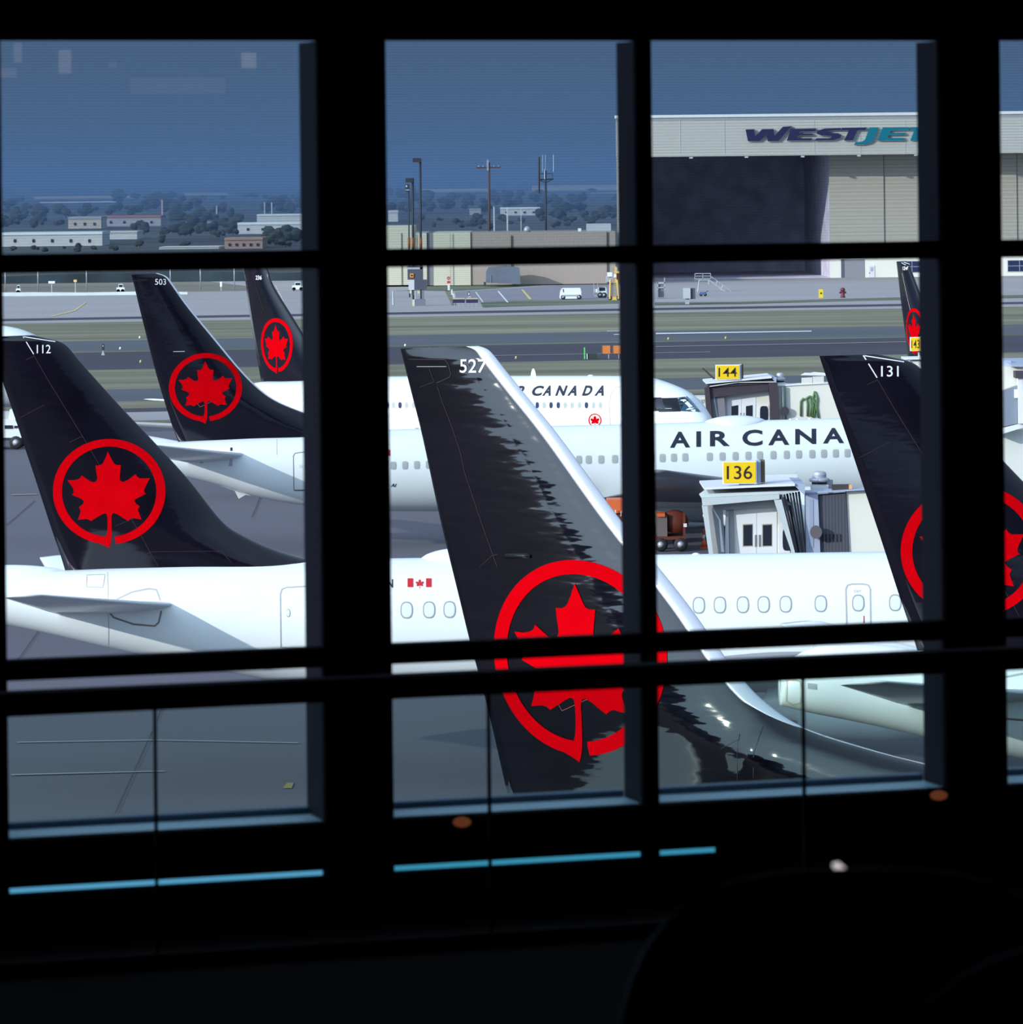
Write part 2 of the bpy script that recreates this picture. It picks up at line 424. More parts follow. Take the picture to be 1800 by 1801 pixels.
    # wings -------------------------------------------------------------
    def wing(s, name, secs, m, parent=None, camber=0.0):
        """secs: list of (LE xyz, TE xyz, half thickness)"""
        n = 14; vs = []; fs = []
        for le, te, th in secs:
            le, te = Vector(le), Vector(te)
            for j in range(n+1):
                x = (j/n)**1.5; p = le.lerp(te, x); vs.append(p+Vector((0, 0, th*naca(x))))
            for j in range(n-1, 0, -1):
                x = (j/n)**1.5; p = le.lerp(te, x); vs.append(p-Vector((0, 0, th*naca(x)*0.8)))
        k = 2*n
        for i in range(len(secs)-1):
            for j in range(k): fs.append((i*k+j, i*k+(j+1) % k, (i+1)*k+(j+1) % k, (i+1)*k+j))
        fs.append(tuple(range(k))); fs.append(tuple(range((len(secs)-1)*k, len(secs)*k)))
        return obj(name, vs, fs, m, parent or s.root, True, True)
    def pair(s, name, secs, m):
        a = s.wing(name, secs, m)
        b = s.wing(name, [((l[0], -l[1], l[2]), (t[0], -t[1], t[2]), h) for l, t, h in secs], m)
        return a, b
    def engine(s, u, y, z, r, ln):
        for sy in (-1, 1):
            b = MB().lathe([(0.02, 0.0), (r*0.62, 0.02), (r*0.80, -0.1), (r*0.93, -0.05), (r, 0.15), (r*1.05, ln*0.35), (r*0.95, ln*0.75), (r*0.72, ln), (r*0.5, ln*1.02), (r*0.35, ln*1.25), (0.03, ln*1.3)], (0, 0, 0), 28, axis='X')
            b.v = [Vector((u-v.x, sy*y+v.y, z+v.z)) for v in b.v]
            e = b.make('engine', WHITE, s.root, True, True)
            f = MB().lathe([(0.0, 0.012), (r*0.60, 0.012)], (0, 0, 0), 24, axis='X'); f.v = [Vector((u+0.04-v.x, sy*y+v.y, z+v.z)) for v in f.v]
            f.make('fan', RUBBER, e, False, True)
            p = MB().box(u-ln*0.9, u-ln*0.25, sy*y-0.12, sy*y+0.12, z+r*0.8, z+r*1.5); p.make('pylon', WHITE, s.root, False, True)
    def gear(s, u, ys, r, ztop):
        for y in ys:
            g0 = terr((s.o+s.h*u).y)
            b = MB().tube([(u, y, ztop), (u, y, r+g0)], 0.12, 8)
            g = b.make('landing_gear', STEEL, s.root, True, True)
            for dy in (-0.28, 0.28):
                q = MB().lathe([(0.02, -0.13), (r*0.6, -0.14), (r*0.95, -0.11), (r, 0), (r*0.95, 0.11), (r*0.6, 0.14), (0.02, 0.13)], (u, y+dy, r+g0), 20, axis='Y')
                q.make('wheel', RUBBER, g, True, True)
    def bump(s, name, u0, u1, hw, hh, m=WHITE):
        n = 16; k = 14; vs = []; fs = []
        for i in range(n+1):
            t = i/n; u = u0+(u1-u0)*t; f = math.sin(pi*min(max(t, 0.004), 0.996))**0.6
            zc, rz, ry = s.sec(u)
            for j in range(k+1):
                a = pi*j/k; y = hw*f*math.cos(a)
                q = min(0.99, abs(y)/ry); z0 = zc+rz*math.sqrt(1-q*q)
                vs.append((u, y, z0+hh*f*math.sin(a)-0.01))
        for i in range(n):
            for j in range(k): fs.append((i*(k+1)+j, (i+1)*(k+1)+j, (i+1)*(k+1)+j+1, i*(k+1)+j+1))
        return obj(name, vs, fs, m, s.root, True, True)

# ================================================================== GROUND
QA = math.radians(12.0); QC, QS = math.cos(QA), math.sin(QA)
def qpt(p, q, z=0.0): return Vector((p*QC-q*QS, p*QS+q*QC, z))     # along-strip p, across-strip q
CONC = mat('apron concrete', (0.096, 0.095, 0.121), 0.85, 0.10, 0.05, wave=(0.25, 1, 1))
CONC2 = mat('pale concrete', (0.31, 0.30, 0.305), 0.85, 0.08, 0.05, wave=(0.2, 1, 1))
ASPH = mat('dark asphalt', (0.030, 0.027, 0.048), 0.85, 0.25, 0.06, wave=(0.15, 1, 1))
ASPH2 = mat('blue grey asphalt', (0.068, 0.080, 0.098), 0.85, 0.12, 0.06, wave=(0.15, 1, 1))
GRASS = mat('dry grass', (0.160, 0.158, 0.100), 0.95, 0.5, 0.11, wave=(0.12, 1, 1))
GRASS2 = mat('green grass', (0.10, 0.125, 0.075), 0.95, 0.4, 0.11, wave=(0.15, 1, 1))
BROWN = mat('brown field', (0.16, 0.15, 0.12), 0.95, 0.25, 0.03, wave=(0.12, 1, 1))
FARG = mat('far wooded ground', (0.050, 0.054, 0.052), 0.95, 0.75, 0.012, wave=(1, 0.35, 1))
PAINTW = mat('white line paint', (0.7, 0.72, 0.72), 0.7); PAINTY = mat('yellow line paint', (0.60, 0.48, 0.16), 0.7)
def strip(name, q0, q1, m, p0=-1500, p1=1500):
    n = 12; vs = []; fs = []
    for i in range(n+1):
        p = p0+(p1-p0)*i/n; vs += [qpt(p, q0), qpt(p, q1)]
    for i in range(n): fs.append((2*i, 2*i+2, 2*i+3, 2*i+1))
    return tag(obj(name, vs, fs, m), kind='structure')
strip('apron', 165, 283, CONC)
vs = []; fs = []
for j, yy in enumerate((-900, 0, 128, 132, 137, 143, 149, 155, 159, 163)):
    for i in range(13):
        x = -1500+250*i; vs.append(Vector((x, yy, terr(yy))) if yy < 163 else qpt((x*QC+yy*QS if False else (x+165*QS)/QC), 165))
for j in range(9):
    for i in range(12): a = j*13+i; fs.append((a, a+1, a+14, a+13))
vs2 = []
for v in vs: vs2.append(v)
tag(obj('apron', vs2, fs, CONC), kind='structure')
strip('grass_strip', 283, 289.5, GRASS2); strip('service_road', 289.5, 301, CONC2); strip('taxiway_edge', 301, 306.5, ASPH)
strip('grass_strip', 306.5, 317.5, GRASS); strip('taxiway', 317.5, 338, ASPH2)
strip('grass_strip', 338, 377.5, GRASS); strip('runway', 377.5, 421, ASPH); strip('grass_strip', 421, 425, GRASS2)
strip('taxiway', 425, 456, ASPH2); strip('grass_strip', 456, 526, GRASS); strip('road_shoulder', 526, 537, CONC2)
strip('perimeter_road', 537, 548, ASPH); strip('road_shoulder', 548, 562, CONC2)
strip('apron', 562, 690, CONC2); strip('apron', 690, 860, CONC2, 108, 1500)
strip('field', 690, 860, BROWN, -1500, 108)
vs = [Vector((x, y, terr(y)+0.02)) for x, y in ((-420, -140), (30, 16), (30, 98), (-420, 98))]
tag(obj('apron', vs, [(0, 1, 2, 3)], mat('unseen reflection darkener', (0.016, 0.016, 0.018), 0.9, 0.2, 0.2)), kind='structure')  # unseen dark patch added to darken the reflection in fin 527
# rising far ground
vs = []; fs = []; NX = 10; qs = [860, 1000, 1180, 1300, 1600, 2200, 3200, 4600, 6500, 9000]
for q in qs:
    for i in range(NX+1):
        v = qpt(-3500+7000*i/NX, q); v.z = terr(v.y); vs.append(v)
for j in range(len(qs)-1):
    for i in range(NX): a = j*(NX+1)+i; fs.append((a, a+1, a+NX+2, a+NX+1))
tag(obj('far_ground', vs, fs, FARG), kind='structure')
def gpoly(name, pts, m, z=0.03):
    vs = [gp(x, y, z) for x, y in pts]
    return tag(obj(name, vs, [tuple(range(len(vs)))], m), kind='structure')
gpoly('grass_patch', [(680, 512), (716, 511), (757, 504), (800, 504), (830, 499), (1010, 497), (985, 499), (930, 503), (880, 507), (830, 510), (795, 512), (730, 511)], GRASS2)
gpoly('grass_patch', [(845, 532), (905, 529), (1088, 528), (1088, 534), (905, 539), (850, 541)], GRASS2)
gpoly('grass_patch', [(783, 512), (790, 510), (800, 530), (803, 537), (795, 537)], GRASS)
gpoly('grass_patch', [(1152, 532), (1300, 531), (1480, 526), (1622, 522), (1800, 519), (1800, 524), (1622, 527), (1480, 530), (1300, 535), (1152, 537)], GRASS2, 0.03)
gpoly('parking_lot', [(800, 513), (1010, 501), (1088, 500), (1088, 527), (905, 528), (845, 531), (805, 530)], mat('parking asphalt', (0.20, 0.20, 0.235), 0.9, 0.08, 0.1), 0.02)
for a in ([(836, 514), (838, 514), (851, 532), (849, 532)], [(875, 512.5), (878, 512.5), (895, 532.5), (892, 532.5)], [(690, 512), (691.5, 512), (692.5, 537), (690, 537)]):
    gpoly('parking_line', a, PAINTW, 0.05)
gpoly('parking_line', [(917, 510), (921, 510), (936, 527), (931, 527)], PAINTY, 0.05)
gpoly('taxiway_line', [(1154, 586.2), (1428, 582.2), (1428, 583.8), (1154, 588.2)], PAINTW, 0.04)
gpoly('taxiway_line', [(1068, 582.6), (1090, 582.2), (1090, 583), (1068, 583.4)], PAINTW, 0.04)
gpoly('taxiway_line', [(1080, 588.4), (1090, 588.2), (1090, 589.2), (1080, 589.4)], PAINTW, 0.04)
gpoly('runway_line', [(855, 626), (1090, 622), (1250, 619.4), (1250, 620), (1090, 622.6), (855, 626.6)], CONC2, 0.04)
gpoly('runway_line', [(1154, 610), (1622, 601), (1622, 601.8), (1154, 610.8)], CONC2, 0.04)
gpoly('apron_line', [(90, 556.5), (130, 546), (151, 532), (153, 532), (133, 547), (92, 557.5)], PAINTY, 0.04)
gpoly('apron_line', [(30, 1307), (270, 1303), (525, 1308), (525, 1309), (270, 1304), (30, 1308)], CONC2, 0.04)
gpoly('apron_line', [(20, 1364), (270, 1358), (290, 1358), (290, 1359.2), (270, 1359.2), (20, 1365.5)], CONC2, 0.04)
gpoly('apron_line', [(20, 871), (65, 870), (65, 871), (20, 872)], CONC2, 0.04)
for a, b in (((202, 1432), (268, 1286)), ((1190, 1330), (1230, 1200)), ((275, 1270), (290, 1230)), ((10, 925), (60, 882)), ((443, 910), (460, 868)), ((18, 1180), (75, 1100))):
    gpoly('apron_joint', [(a[0], a[1]), (a[0]+1.6, a[1]), (b[0]+1.6, b[1]), (b[0], b[1])], ASPH, 0.035)

# ================================================================== AIRLINERS
# ---- small twin jets with fins 112 and 131 (same type)
A_ROWS = [((-22, 592.5), (58, 589.5)), ((-21.5, 594), (92, 597)), ((-20, 599), (108, 602)), ((-15, 614), (122, 613)), ((-5, 644), (148, 644)), ((20, 716), (213, 716)), ((40, 776), (270, 776)),
          ((63, 845), (333, 845)), ((85, 913), (387, 913)), ((94, 940), (424, 940)), ((103, 966), (485, 967)), ((110, 988), (560, 988)), ((116, 1008), (620, 1000))]
A_ST = [(-78, 1039, 1079), (-72, 1026, 1081), (-60, 1017, 1084), (-44, 1010, 1088), (-15, 1003, 1094), (12, 1003, 1099), (60, 1003, 1109), (113, 1003, 1121), (190, 999, 1139), (300, 994, 1162), (420, 989, 1186),
        (535, 985.5, 1206), (640, 983, 1218), (760, 981, 1222), (900, 979, 1222), (1160, 975.5, 1219), (1550, 970.5, 1215), (1950, 966, 1211), (2130, 968, 1207), (2230, 984, 1203), (2320, 1028, 1196), (2375, 1068, 1184), (2400, 1105, 1155)]
def a220(D, px, py, label, number, trace, s0):
    """trace(px,py) turns pixels of the left aircraft into pixels of this one"""
    P = Plane('airliner', px, py, D, -2.0, label)
    tr = lambda l: [trace(*q) for q in l]
    P.fuselage([(trace(x, t)[0], trace(x, t)[1], trace(x, b)[1]) for x, t, b in A_ST], 0.93)
    P.fin([(trace(*a), trace(*b)) for a, b in A_ROWS], 0.36, 0.13, BLACKP, flare=0.18)
    P.emblem(*trace(191.8, 864.8))
    x0, y0 = trace(64.5, 606.5); x1, y1 = trace(89, 621.5)
    P.on_fin('fin_number', textpx(number, x0, x1, y0, y1, offset=0.004), NUMW, px=True)
    P.seam(tr([(40, 592), (59, 623)]), 1.6*s0, NUMW, 'fin_tip_stripe')
    P.seam(tr([(42, 592.5), (97, 601)]), 1.3*s0, NUMW, 'fin_tip_stripe')
    P.seam(tr([(59, 625), (84, 668), (121, 728), (145, 767), (122, 778)]), 0.8*s0)
    P.seam(tr([(60, 626), (45, 633)]), 0.8*s0); P.seam(tr([(145, 767), (185, 835), (248, 940), (266, 975), (279, 996)]), 0.7*s0)
    P.seam(tr([(35, 735), (78, 712)]), 0.6*s0); P.seam(tr([(230, 985), (268, 970), (390, 968), (408, 988)]), 0.7*s0); P.seam(tr([(445, 955), (446, 984)]), 0.7*s0)
    P.seam(tr([(203, 925), (250, 905)]), 0.6*s0)
    # dorsal hump behind the fin
    P.bump('tail_hump', *[P.uz(*trace(x, 1003))[0] for x in (-70, 112)], 0.42, 0.16)
    # stabilisers
    def L(px, py, y): u, z = P.uz(*trace(px, py), y); return (u, y, z)
    secs = [(L(322, 1064, -0.7), L(105, 1082, -0.5), 0.15), (L(255, 1061, -2.4), L(85, 1076, -2.4), 0.12), (L(75, 1047, -6.1), L(8, 1052, -6.1), 0.05), (L(58, 1047, -6.25), L(6, 1051, -6.25), 0.02)]
    P.pair('horizontal_stabilizer', secs, WHITE)
    P.outline('stabilizer_seal', tr([(193, 1078), (200, 1086), (235, 1098), (272, 1101), (279, 1095), (284, 1074)]), 3.0*s0, mat('worn seal', (0.22, 0.20, 0.18), 0.6), False)
    P.outline('stabilizer_seal', tr([(205, 1054), (232, 1041), (262, 1035), (275, 1037), (282, 1056)]), 2.6*s0, SEAMW, False)
    P.outline('service_panel', tr([(153, 1011), (185, 1010), (181, 1033), (152, 1032)]), 1.2*s0)
    P.outline('fuselage_joint', tr([(189, 1006), (190, 1030), (190, 1060), (191, 1100), (191, 1138)]), 1.0*s0, SEAMW, False)
    P.outline('passenger_door', tr([(494, 1139), (493, 1045), (496, 1036), (504, 1033), (552, 1030), (560, 1034), (563, 1044), (564, 1140)]), 2.0*s0, SEAMW)
    P.window(*trace(507, 1078), 7*s0, 14*s0)
    # wings, engines, gear
    uw = P.uz(*trace(1290, 1100))[0]
    z0 = P.sec(uw)[0]-1.05
    P.pair('wing', [((uw+3.2, -1.2, z0), (uw-3.2, -1.2, z0-0.1), 0.42), ((uw+0.9, -6.0, z0+0.42), (uw-2.6, -6.0, z0+0.36), 0.24), ((uw-4.2, -16.6, z0+1.35), (uw-5.7, -16.6, z0+1.32), 0.08), ((uw-5.1, -17.6, z0+2.2), (uw-6.0, -17.6, z0+2.2), 0.03)], GREYP)
    P.engine(uw+4.6, 5.0, z0-0.55, 1.02, 3.3)
    g = P.sec(uw)[0]-P.sec(uw)[1]
    P.gear(uw-1.4, (-3.0, 3.0), 0.5, z0); P.gear(uw+14.0, (0,), 0.38, z0+0.2)
    return P
PA = a220(7500/63.9, 113, 1003, 'white airliner with black tail fin numbered 112 and red maple leaf, seen whole at left', '112', lambda x, y: (x, y), 1.0)
for cx, cy in [(715.5, 1073), (755, 1072.5), (791, 1072)]+[(829+38.2*i, 1071.5-0.5*i) for i in range(9)]+[(1229.5, 1064.5), (1266.5, 1064), (1307, 1063.5), (1343.5, 1063), (1382.3, 1062.5), (1444, 1061.7), (1510, 1060.5), (1575, 1060)]+[(1613+38.2*i, 1059.5-0.45*i) for i in range(14)]:
    PA.window(cx, cy, 22, 30)
PA.outline('overwing_exit', [(1490, 1118), (1488, 1036), (1491, 1029), (1499, 1027), (1520, 1027), (1528, 1029), (1531, 1036), (1532, 1118)], 2.4)
PA.on_fus('exit_marking', textpx('EXIT', 1503, 1515, 1037.5, 1042), SEAMW)
PA.outline('exit_handle', [(1520, 1083), (1520, 1096)], 1.6, RED, False)
PA.on_fus('title_letter', textpx('N', 681, 691.5, 1018.5, 1033.5, offset=0.02), DARKT)
fl = MB()
for x0, x1 in ((717, 727), (749.5, 759.3)):
    fl.add([(x0, 1017, 0), (x1, 1017, 0), (x1, 1032.3, 0), (x0, 1032.3, 0)], [(0, 1, 2, 3)])
e = emblem2d(); nl = len(LEAF)
fl.add([(738.5+v.x*10.5, 1025.3-v.y*10.5, 0) for v in e[0][:nl]], [f for f in e[1] if max(f) < nl])
PA.on_fus('flag_marking', (fl.v, fl.f), mat('flag red', (0.55, 0.01, 0.02), 0.4))
PA.bump('antenna_fairing', *[PA.uz(x, 985)[0] for x in (742, 870)], 0.55, 0.27)
PA.bump('blade_antenna', *[PA.uz(x, 975)[0] for x in (1217, 1232)], 0.10, 0.05)

K = 1.262
PB = a220(93.0, 1612, 1144, 'white airliner at right edge with black tail fin numbered 131 and exposed tail cone', '131', lambda x, y: (1612+(x-113)*K, 1144+(y-1003)*K), K)
# tail cone details visible on this one
u, z = PB.uz(1381, 1215)
q = MB().lathe([(0.30, 0.0), (0.30, 0.16), (0.26, 0.02), (0.02, 0.02)], (0, 0, 0), 20, axis='X'); q.v = [Vector((u-0.12+v.x, v.y, z+0.04+v.z)) for v in q.v]
PB.outline('exhaust_fairing', [(1384, 1197), (1398, 1195), (1408, 1199), (1412, 1215), (1409, 1236), (1396, 1240), (1383, 1233)], 3.0, BIEGE)
q.make('exhaust_pipe', mat('burnt metal', (0.10, 0.09, 0.10), 0.45, metal=0.6), PB.root, True, True)
PB.on_fus('registration_plate', ([Vector((x, y, 0)) for x, y in ((1421, 1201), (1437, 1203), (1437, 1213), (1421, 1211))], [(0, 1, 2, 3)]), STEEL)

# ---- single aisle jet with fin 503
C_ROWS = [((230.8, 483), (278, 480.5)), ((231.5, 486), (294, 487)), ((236, 502), (306, 502)), ((245, 540), (333, 540)), ((260, 600), (382, 600)), ((272, 647), (421, 647)), ((282, 682), (455, 682)), ((289, 705), (489, 706)), ((296, 727), (540, 727)), ((304, 752), (590, 745)), ((314, 779), (650, 757)), ((318, 790), (670, 768))]
C_ST = [(205, 800, 814), (222, 789, 818), (270, 779, 826), (313, 777, 836), (379, 773, 852), (444, 769, 872), (524, 765, 888), (600, 760, 896), (685, 755.5, 899), (800, 753, 899), (1100, 746, 895), (1400, 737.5, 890), (1600, 733, 886), (1660, 735, 884), (1720, 748, 880), (1775, 775, 872), (1812, 800, 862), (1830, 822, 846)]
PC = Plane('airliner', 313, 777, 181.6, -14.0, 'white airliner behind the fin numbered 112, black fin numbered 503 and big dark lettering')
PC.fuselage(C_ST, 0.94)
PC.fin(C_ROWS, 0.40, 0.14, BLACKP, le=0.11, flare=0.2, le_rows=8)
PC.emblem(362, 681, 1.56)
PC.on_fin('fin_number', textpx('503', 273, 292.5, 490.5, 501, offset=0.004), NUMW, px=True)
PC.seam([(305, 618.5), (325, 618)], 1.2, SEAMW); PC.seam([(234, 494), (262, 492)], 0.6); PC.seam([(345, 706), (352, 716), (372, 706), (367, 692)], 0.5, mat('seam on red', (0.45, 0.1, 0.08), 0.5))
def LC(px, py, y): u, z = PC.uz(px, py, y); return (u, y, z)
PC.pair('horizontal_stabilizer', [(LC(433, 800, -0.75), LC(330, 814, -0.7), 0.17), (LC(395, 797, -2.3), LC(305, 809, -2.3), 0.15), (LC(272, 783, -6.9), LC(215, 787, -6.9), 0.06), (LC(262, 782, -7.1), LC(213, 786, -7.1), 0.02)], WHITE)
PC.on_fus('stabilizer_seal', ([Vector((x, y, 0)) for x, y in ((322, 805), (345, 809), (344, 813), (322, 810))], [(0, 1, 2, 3)]), RUBBER)
PC.on_fus('vent', ([Vector((*q, 0)) for q in oval(354, 810, 9, 8)], [tuple(range(20))]), RUBBER)
PC.on_fus('vent', ([Vector((x, y, 0)) for x, y in ((405, 787), (409, 787), (409, 793), (405, 793))], [(0, 1, 2, 3)]), RUBBER)
PC.on_fus('vent', ([Vector((x, y, 0)) for x, y in ((404, 808), (409, 807), (409, 820), (402, 820))], [(0, 1, 2, 3)]), STEEL)
PC.outline('passenger_door', [(517, 862), (516, 802), (519, 797), (534, 795), (550, 794), (553, 800), (554, 862)], 1.3, mat('door seam', (0.2, 0.2, 0.22), 0.5))
PC.outline('door_sill', [(518, 862.5), (553, 862.5)], 2.0, RUBBER, False)
PC.window(529.5, 820, 5, 5)
PC.outline('fuselage_joint', [(487, 768), (487, 800)], 0.8, SEAMW, False)
for i in range(7): PC.window(692+20.75*i, 818.7-0.42*i, 10.6, 14.2, (WRIM2, WGL2), 4)
for i in range(9): PC.window(837+20.3*i, 815-0.6*i, 10.6, 14.2, (WRIM2, WGL2), 4)
for cx, cy in ((1018.6, 808.8), (1035.7, 808.5), (1057.7, 808.2), (1082, 807.5), (1104, 807), (1126, 806.5), (1146, 806), (1165.6, 805.6), (1185.6, 805), (1205.6, 804.4), (1248.6, 803.4), (1271, 802.8), (1294, 802.2), (1316.6, 801.6), (1337, 801), (1360.6, 800.4), (1384, 799.8), (1405.6, 799.2), (1429, 798.6), (1449.6, 798), (1470.4, 797.5), (1491, 797), (1512, 796.5), (1533, 796), (1554, 795.5), (1575, 795)):
    PC.window(cx, cy, 11, 15, (WRIM2, WGL2), 4)
# lettering AIR CANADA traced letter by letter
for ch, x0, x1, y0, y1, ln in (('A', 1178.6, 1214, 759.5, 787.5, 0), ('I', 1225, 1233.3, 758.5, 786, 0), ('R', 1249, 1284, 758, 785, 0), ('C', 1306, 1341.5, 756, 784.5, 0), ('A', 1351.5, 1388.5, 755.5, 783, 0), ('N', 1399, 1436, 754.5, 781.5, 0), ('A', 1448, 1485, 753, 780, 0), ('D', 1497, 1530, 752, 779, 0), ('A', 1540, 1577, 751, 778, 0)):
    PC.on_fus('title_letter', textpx(ch, x0, x1, y0, y1, slope=0.02, offset=0.03), DARKT)
PC.on_fus('flag_marking', ([Vector((x, y, 0)) for x, y in ((672, 791), (686.5, 791), (686.5, 801.5), (672, 801.5))], [(0, 1, 2, 3)]), mat('flag red', (0.55, 0.01, 0.02), 0.4))
PC.on_fus('registration', textpx('AI', 687, 695.5, 850.5, 856.5, lean=2, offset=0.02), DARKT)
PC.bump('antenna_fairing', *[PC.uz(x, 738)[0] for x in (1240, 1346)], 0.8, 0.26)
for x in (1388, 1400, 1422): PC.bump('blade_antenna', *[PC.uz(x+dx, 737)[0] for dx in (0, 5)], 0.10, 0.06)
uw = PC.uz(1180, 850)[0]; z0 = PC.sec(uw)[0]-1.1
PC.pair('wing', [((uw+3.9, -1.3, z0), (uw-3.6, -1.3, z0-0.15), 0.5), ((uw+1.6, -5.6, z0+0.62), (uw-2.9, -5.6, z0+0.5), 0.30), ((uw-5.0, -16.8, z0+2.0), (uw-6.7, -16.8, z0+1.95), 0.08)], GREYP)
PC.engine(uw+5.2, 4.9, z0-0.75, 1.10, 4.0)
PC.gear(uw-2.2, (-2.9, 2.9), 0.55, z0); PC.gear(uw+13.6, (0,), 0.4, z0)
PC.bump('belly_fairing', *[PC.uz(x, 800)[0] for x in (383, 440)], 0.1, 0.02)
b = MB().add([(x, y, z) for x, y, z in [(*PC.uz(a, c)[0:1], yy, PC.uz(a, c)[1]) for a, c in ((384, 853), (412, 861), (420, 877), (432, 870), (443, 872)) for yy in (-0.05, 0.05)]],
             [(0, 2, 4, 6, 8), (9, 7, 5, 3, 1), (0, 1, 3, 2), (2, 3, 5, 4), (4, 5, 7, 6), (6, 7, 9, 8), (8, 9, 1, 0)])
b.make('tail_skid', WHITE, PC.root, False, True)

# ---- nearest jet, fin 527, nose turned towards us
D_ROWS = [((705, 613), (842, 608.5)), ((705.3, 614.5), (855, 613)), ((706, 618), (866, 622)), ((714, 650), (888, 650)), ((725, 694), (922, 692)), ((744, 770), (985, 770)), ((775, 914), (1091, 915)), ((808, 1050), (1199, 1050)), ((826, 1124), (1252, 1124)), ((841, 1180), (1291, 1178)), ((855, 1232), (1341, 1232)), ((867, 1282), (1413, 1280)), ((878, 1330), (1540, 1321)), ((892, 1392), (1660, 1352)), ((900, 1425), (1745, 1380)), ((908, 1475), (1830, 1470))]
D_ST = [(-2.3, 5.55, 5.0), (-1.6, 5.75, 4.75), (0, 5.85, 4.25), (2, 5.95, 3.65), (4, 6.05, 3.05), (7, 6.1, 2.3), (9, 6.1, 2.0), (12, 6.05, 1.9), (28, 5.9, 1.8), (32, 5.8, 1.85), (34, 5.5, 1.95), (35.5, 4.8, 2.25), (36.8, 4.0, 2.75), (37.2, 3.4, 3.05)]
PD = Plane('airliner', 897, 1412, 64.4, 31.0, 'nearest airliner, its tall glossy black tail fin numbered 527 before the middle windows')
PD.fuselage(D_ST, 0.94, direct=True)
PD.bulge = (*PD.uz(1343, 1322), 0.24, 0.055)  # small bump added to the fin skin to catch a sun glint
PD.fin(D_ROWS, 0.42, 0.12, BLACKM, le=0.20, flare=0.20, le_rows=10)
PD.emblem(1016.5, 1157, 1.56)
PD.on_fin('fin_number', textpx('527', 805.5, 851.5, 632, 656, offset=0.006), NUMW, px=True)
PD.seam([(708, 632.5), (778, 633), (784, 640), (789, 658), (786, 664), (762, 674)], 1.2); PD.seam([(724, 645.5), (781, 645)], 0.8, SEAMW); PD.seam([(748, 648), (757, 672)], 0.8)
PD.seam([(763, 680), (772, 708), (790, 752), (806, 800), (812, 830), (845, 925), (872, 998)], 0.9); PD.seam([(729, 682), (757, 672)], 0.8)
PD.seam([(838, 998), (862, 978), (873, 975)], 0.7); PD.seam([(974, 1210), (978, 1228), (990, 1250), (1040, 1228), (1036, 1208)], 0.6, mat('seam on red', (0.45, 0.1, 0.08), 0.5))
PD.seam([(1347, 1276), (1345, 1300), (1341, 1320), (1340, 1365)], 1.2); PD.seam([(1312, 1288), (1310, 1370)], 0.8); PD.seam([(1280, 1314), (1314, 1296)], 0.7)
uu = [PD.uz(x, 980, -0.4) for x in (877, 922)]
MB().tube([(uu[0][0], -(PD.finy(*uu[0])+0.02), uu[0][1]), (uu[1][0]-0.1, -(PD.finy(*uu[1])+0.03), uu[1][1]), (uu[1][0], -(PD.finy(*uu[1])+0.0), uu[1][1])], 0.035, 8).make('probe_fairing', mat('black gloss', (0.01, 0.01, 0.012), 0.1), PD.f, True, True)
ub, zb = PD.uz(895, 1405); z0 = zb-0.9
PD.pair('horizontal_stabilizer', [((ub+2.9, -0.8, z0), (ub-0.6, -0.8, z0-0.1), 0.18), ((ub-1.4, -7.1, z0+0.8), (ub-2.9, -7.1, z0+0.78), 0.05)], WHITE)
uw = ub+19.0; z0 = PD.sec(uw)[0]-1.1
PD.pair('wing', [((uw+3.9, -1.3, z0), (uw-3.6, -1.3, z0-0.15), 0.5), ((uw+1.6, -5.6, z0+0.40), (uw-2.9, -5.6, z0+0.3), 0.30), ((uw-5.3, -16.8, z0+1.55), (uw-7.1, -16.8, z0+1.5), 0.1)], GREYP)
PD.engine(uw+5.2, 4.9, z0-0.75, 1.10, 4.0); PD.gear(uw-2.2, (-2.9, 2.9), 0.55, z0); PD.gear(uw+13.2, (0,), 0.4, z0)

# ---- jet with fin 236, nose turned towards us
E_ROWS = [((424.5, 463), (455, 460)), ((425, 466), (465, 464)), ((428, 477), (472, 477)), ((433, 503), (481, 503)), ((440, 557), (514, 557)), ((447, 600), (541, 600)), ((455, 645), (572, 645)), ((461, 678), (598, 672)), ((463, 690), (604, 682))]
E_ST = [(400, 688, 700), (430, 679, 722), (461, 671.5, 742), (500, 670, 762), (560, 667, 785), (620, 664, 798), (690, 662, 801), (800, 661.5, 803), (900, 661, 807), (1090, 661, 810), (1135, 663, 812), (1160, 670, 811), (1190, 682, 807), (1208, 694, 802), (1222, 709, 796), (1236, 726, 786), (1247, 748, 768)]
PE = Plane('airliner', 461, 672, 232, 50.0, 'far white airliner turned towards us, fin numbered 236, slanted dark lettering by its cockpit')
PE.fuselage(E_ST, 0.96)
PE.fin(E_ROWS, 0.38, 0.14, BLACKP, flare=0.1)
PE.emblem(486, 607, 1.56)
PE.on_fin('fin_number', textpx('236', 449, 460, 484.5, 492, offset=0.02), NUMW, px=True)
PE.seam([(441, 480), (458, 530), (463, 545), (459, 552)], 0.6); PE.seam([(480, 503), (494, 530)], 0.6, SEAMW)
for ch, x0, x1, y0, y1 in (('A', 870, 889, 680, 698.5), ('I', 893, 898, 680, 698.5), ('R', 908, 922, 678.5, 697), ('C', 933.5, 952, 678.2, 696.3), ('A', 954, 969, 678, 696.2), ('N', 977, 993, 678, 696), ('A', 998, 1014.5, 678, 696), ('D', 1024, 1039, 678, 696), ('A', 1046, 1062.5, 678, 696)):
    PE.on_fus('title_letter', textpx(ch, x0, x1, y0, y1, lean=6.5, offset=0.04), DARKT, dx=4, dy=3)
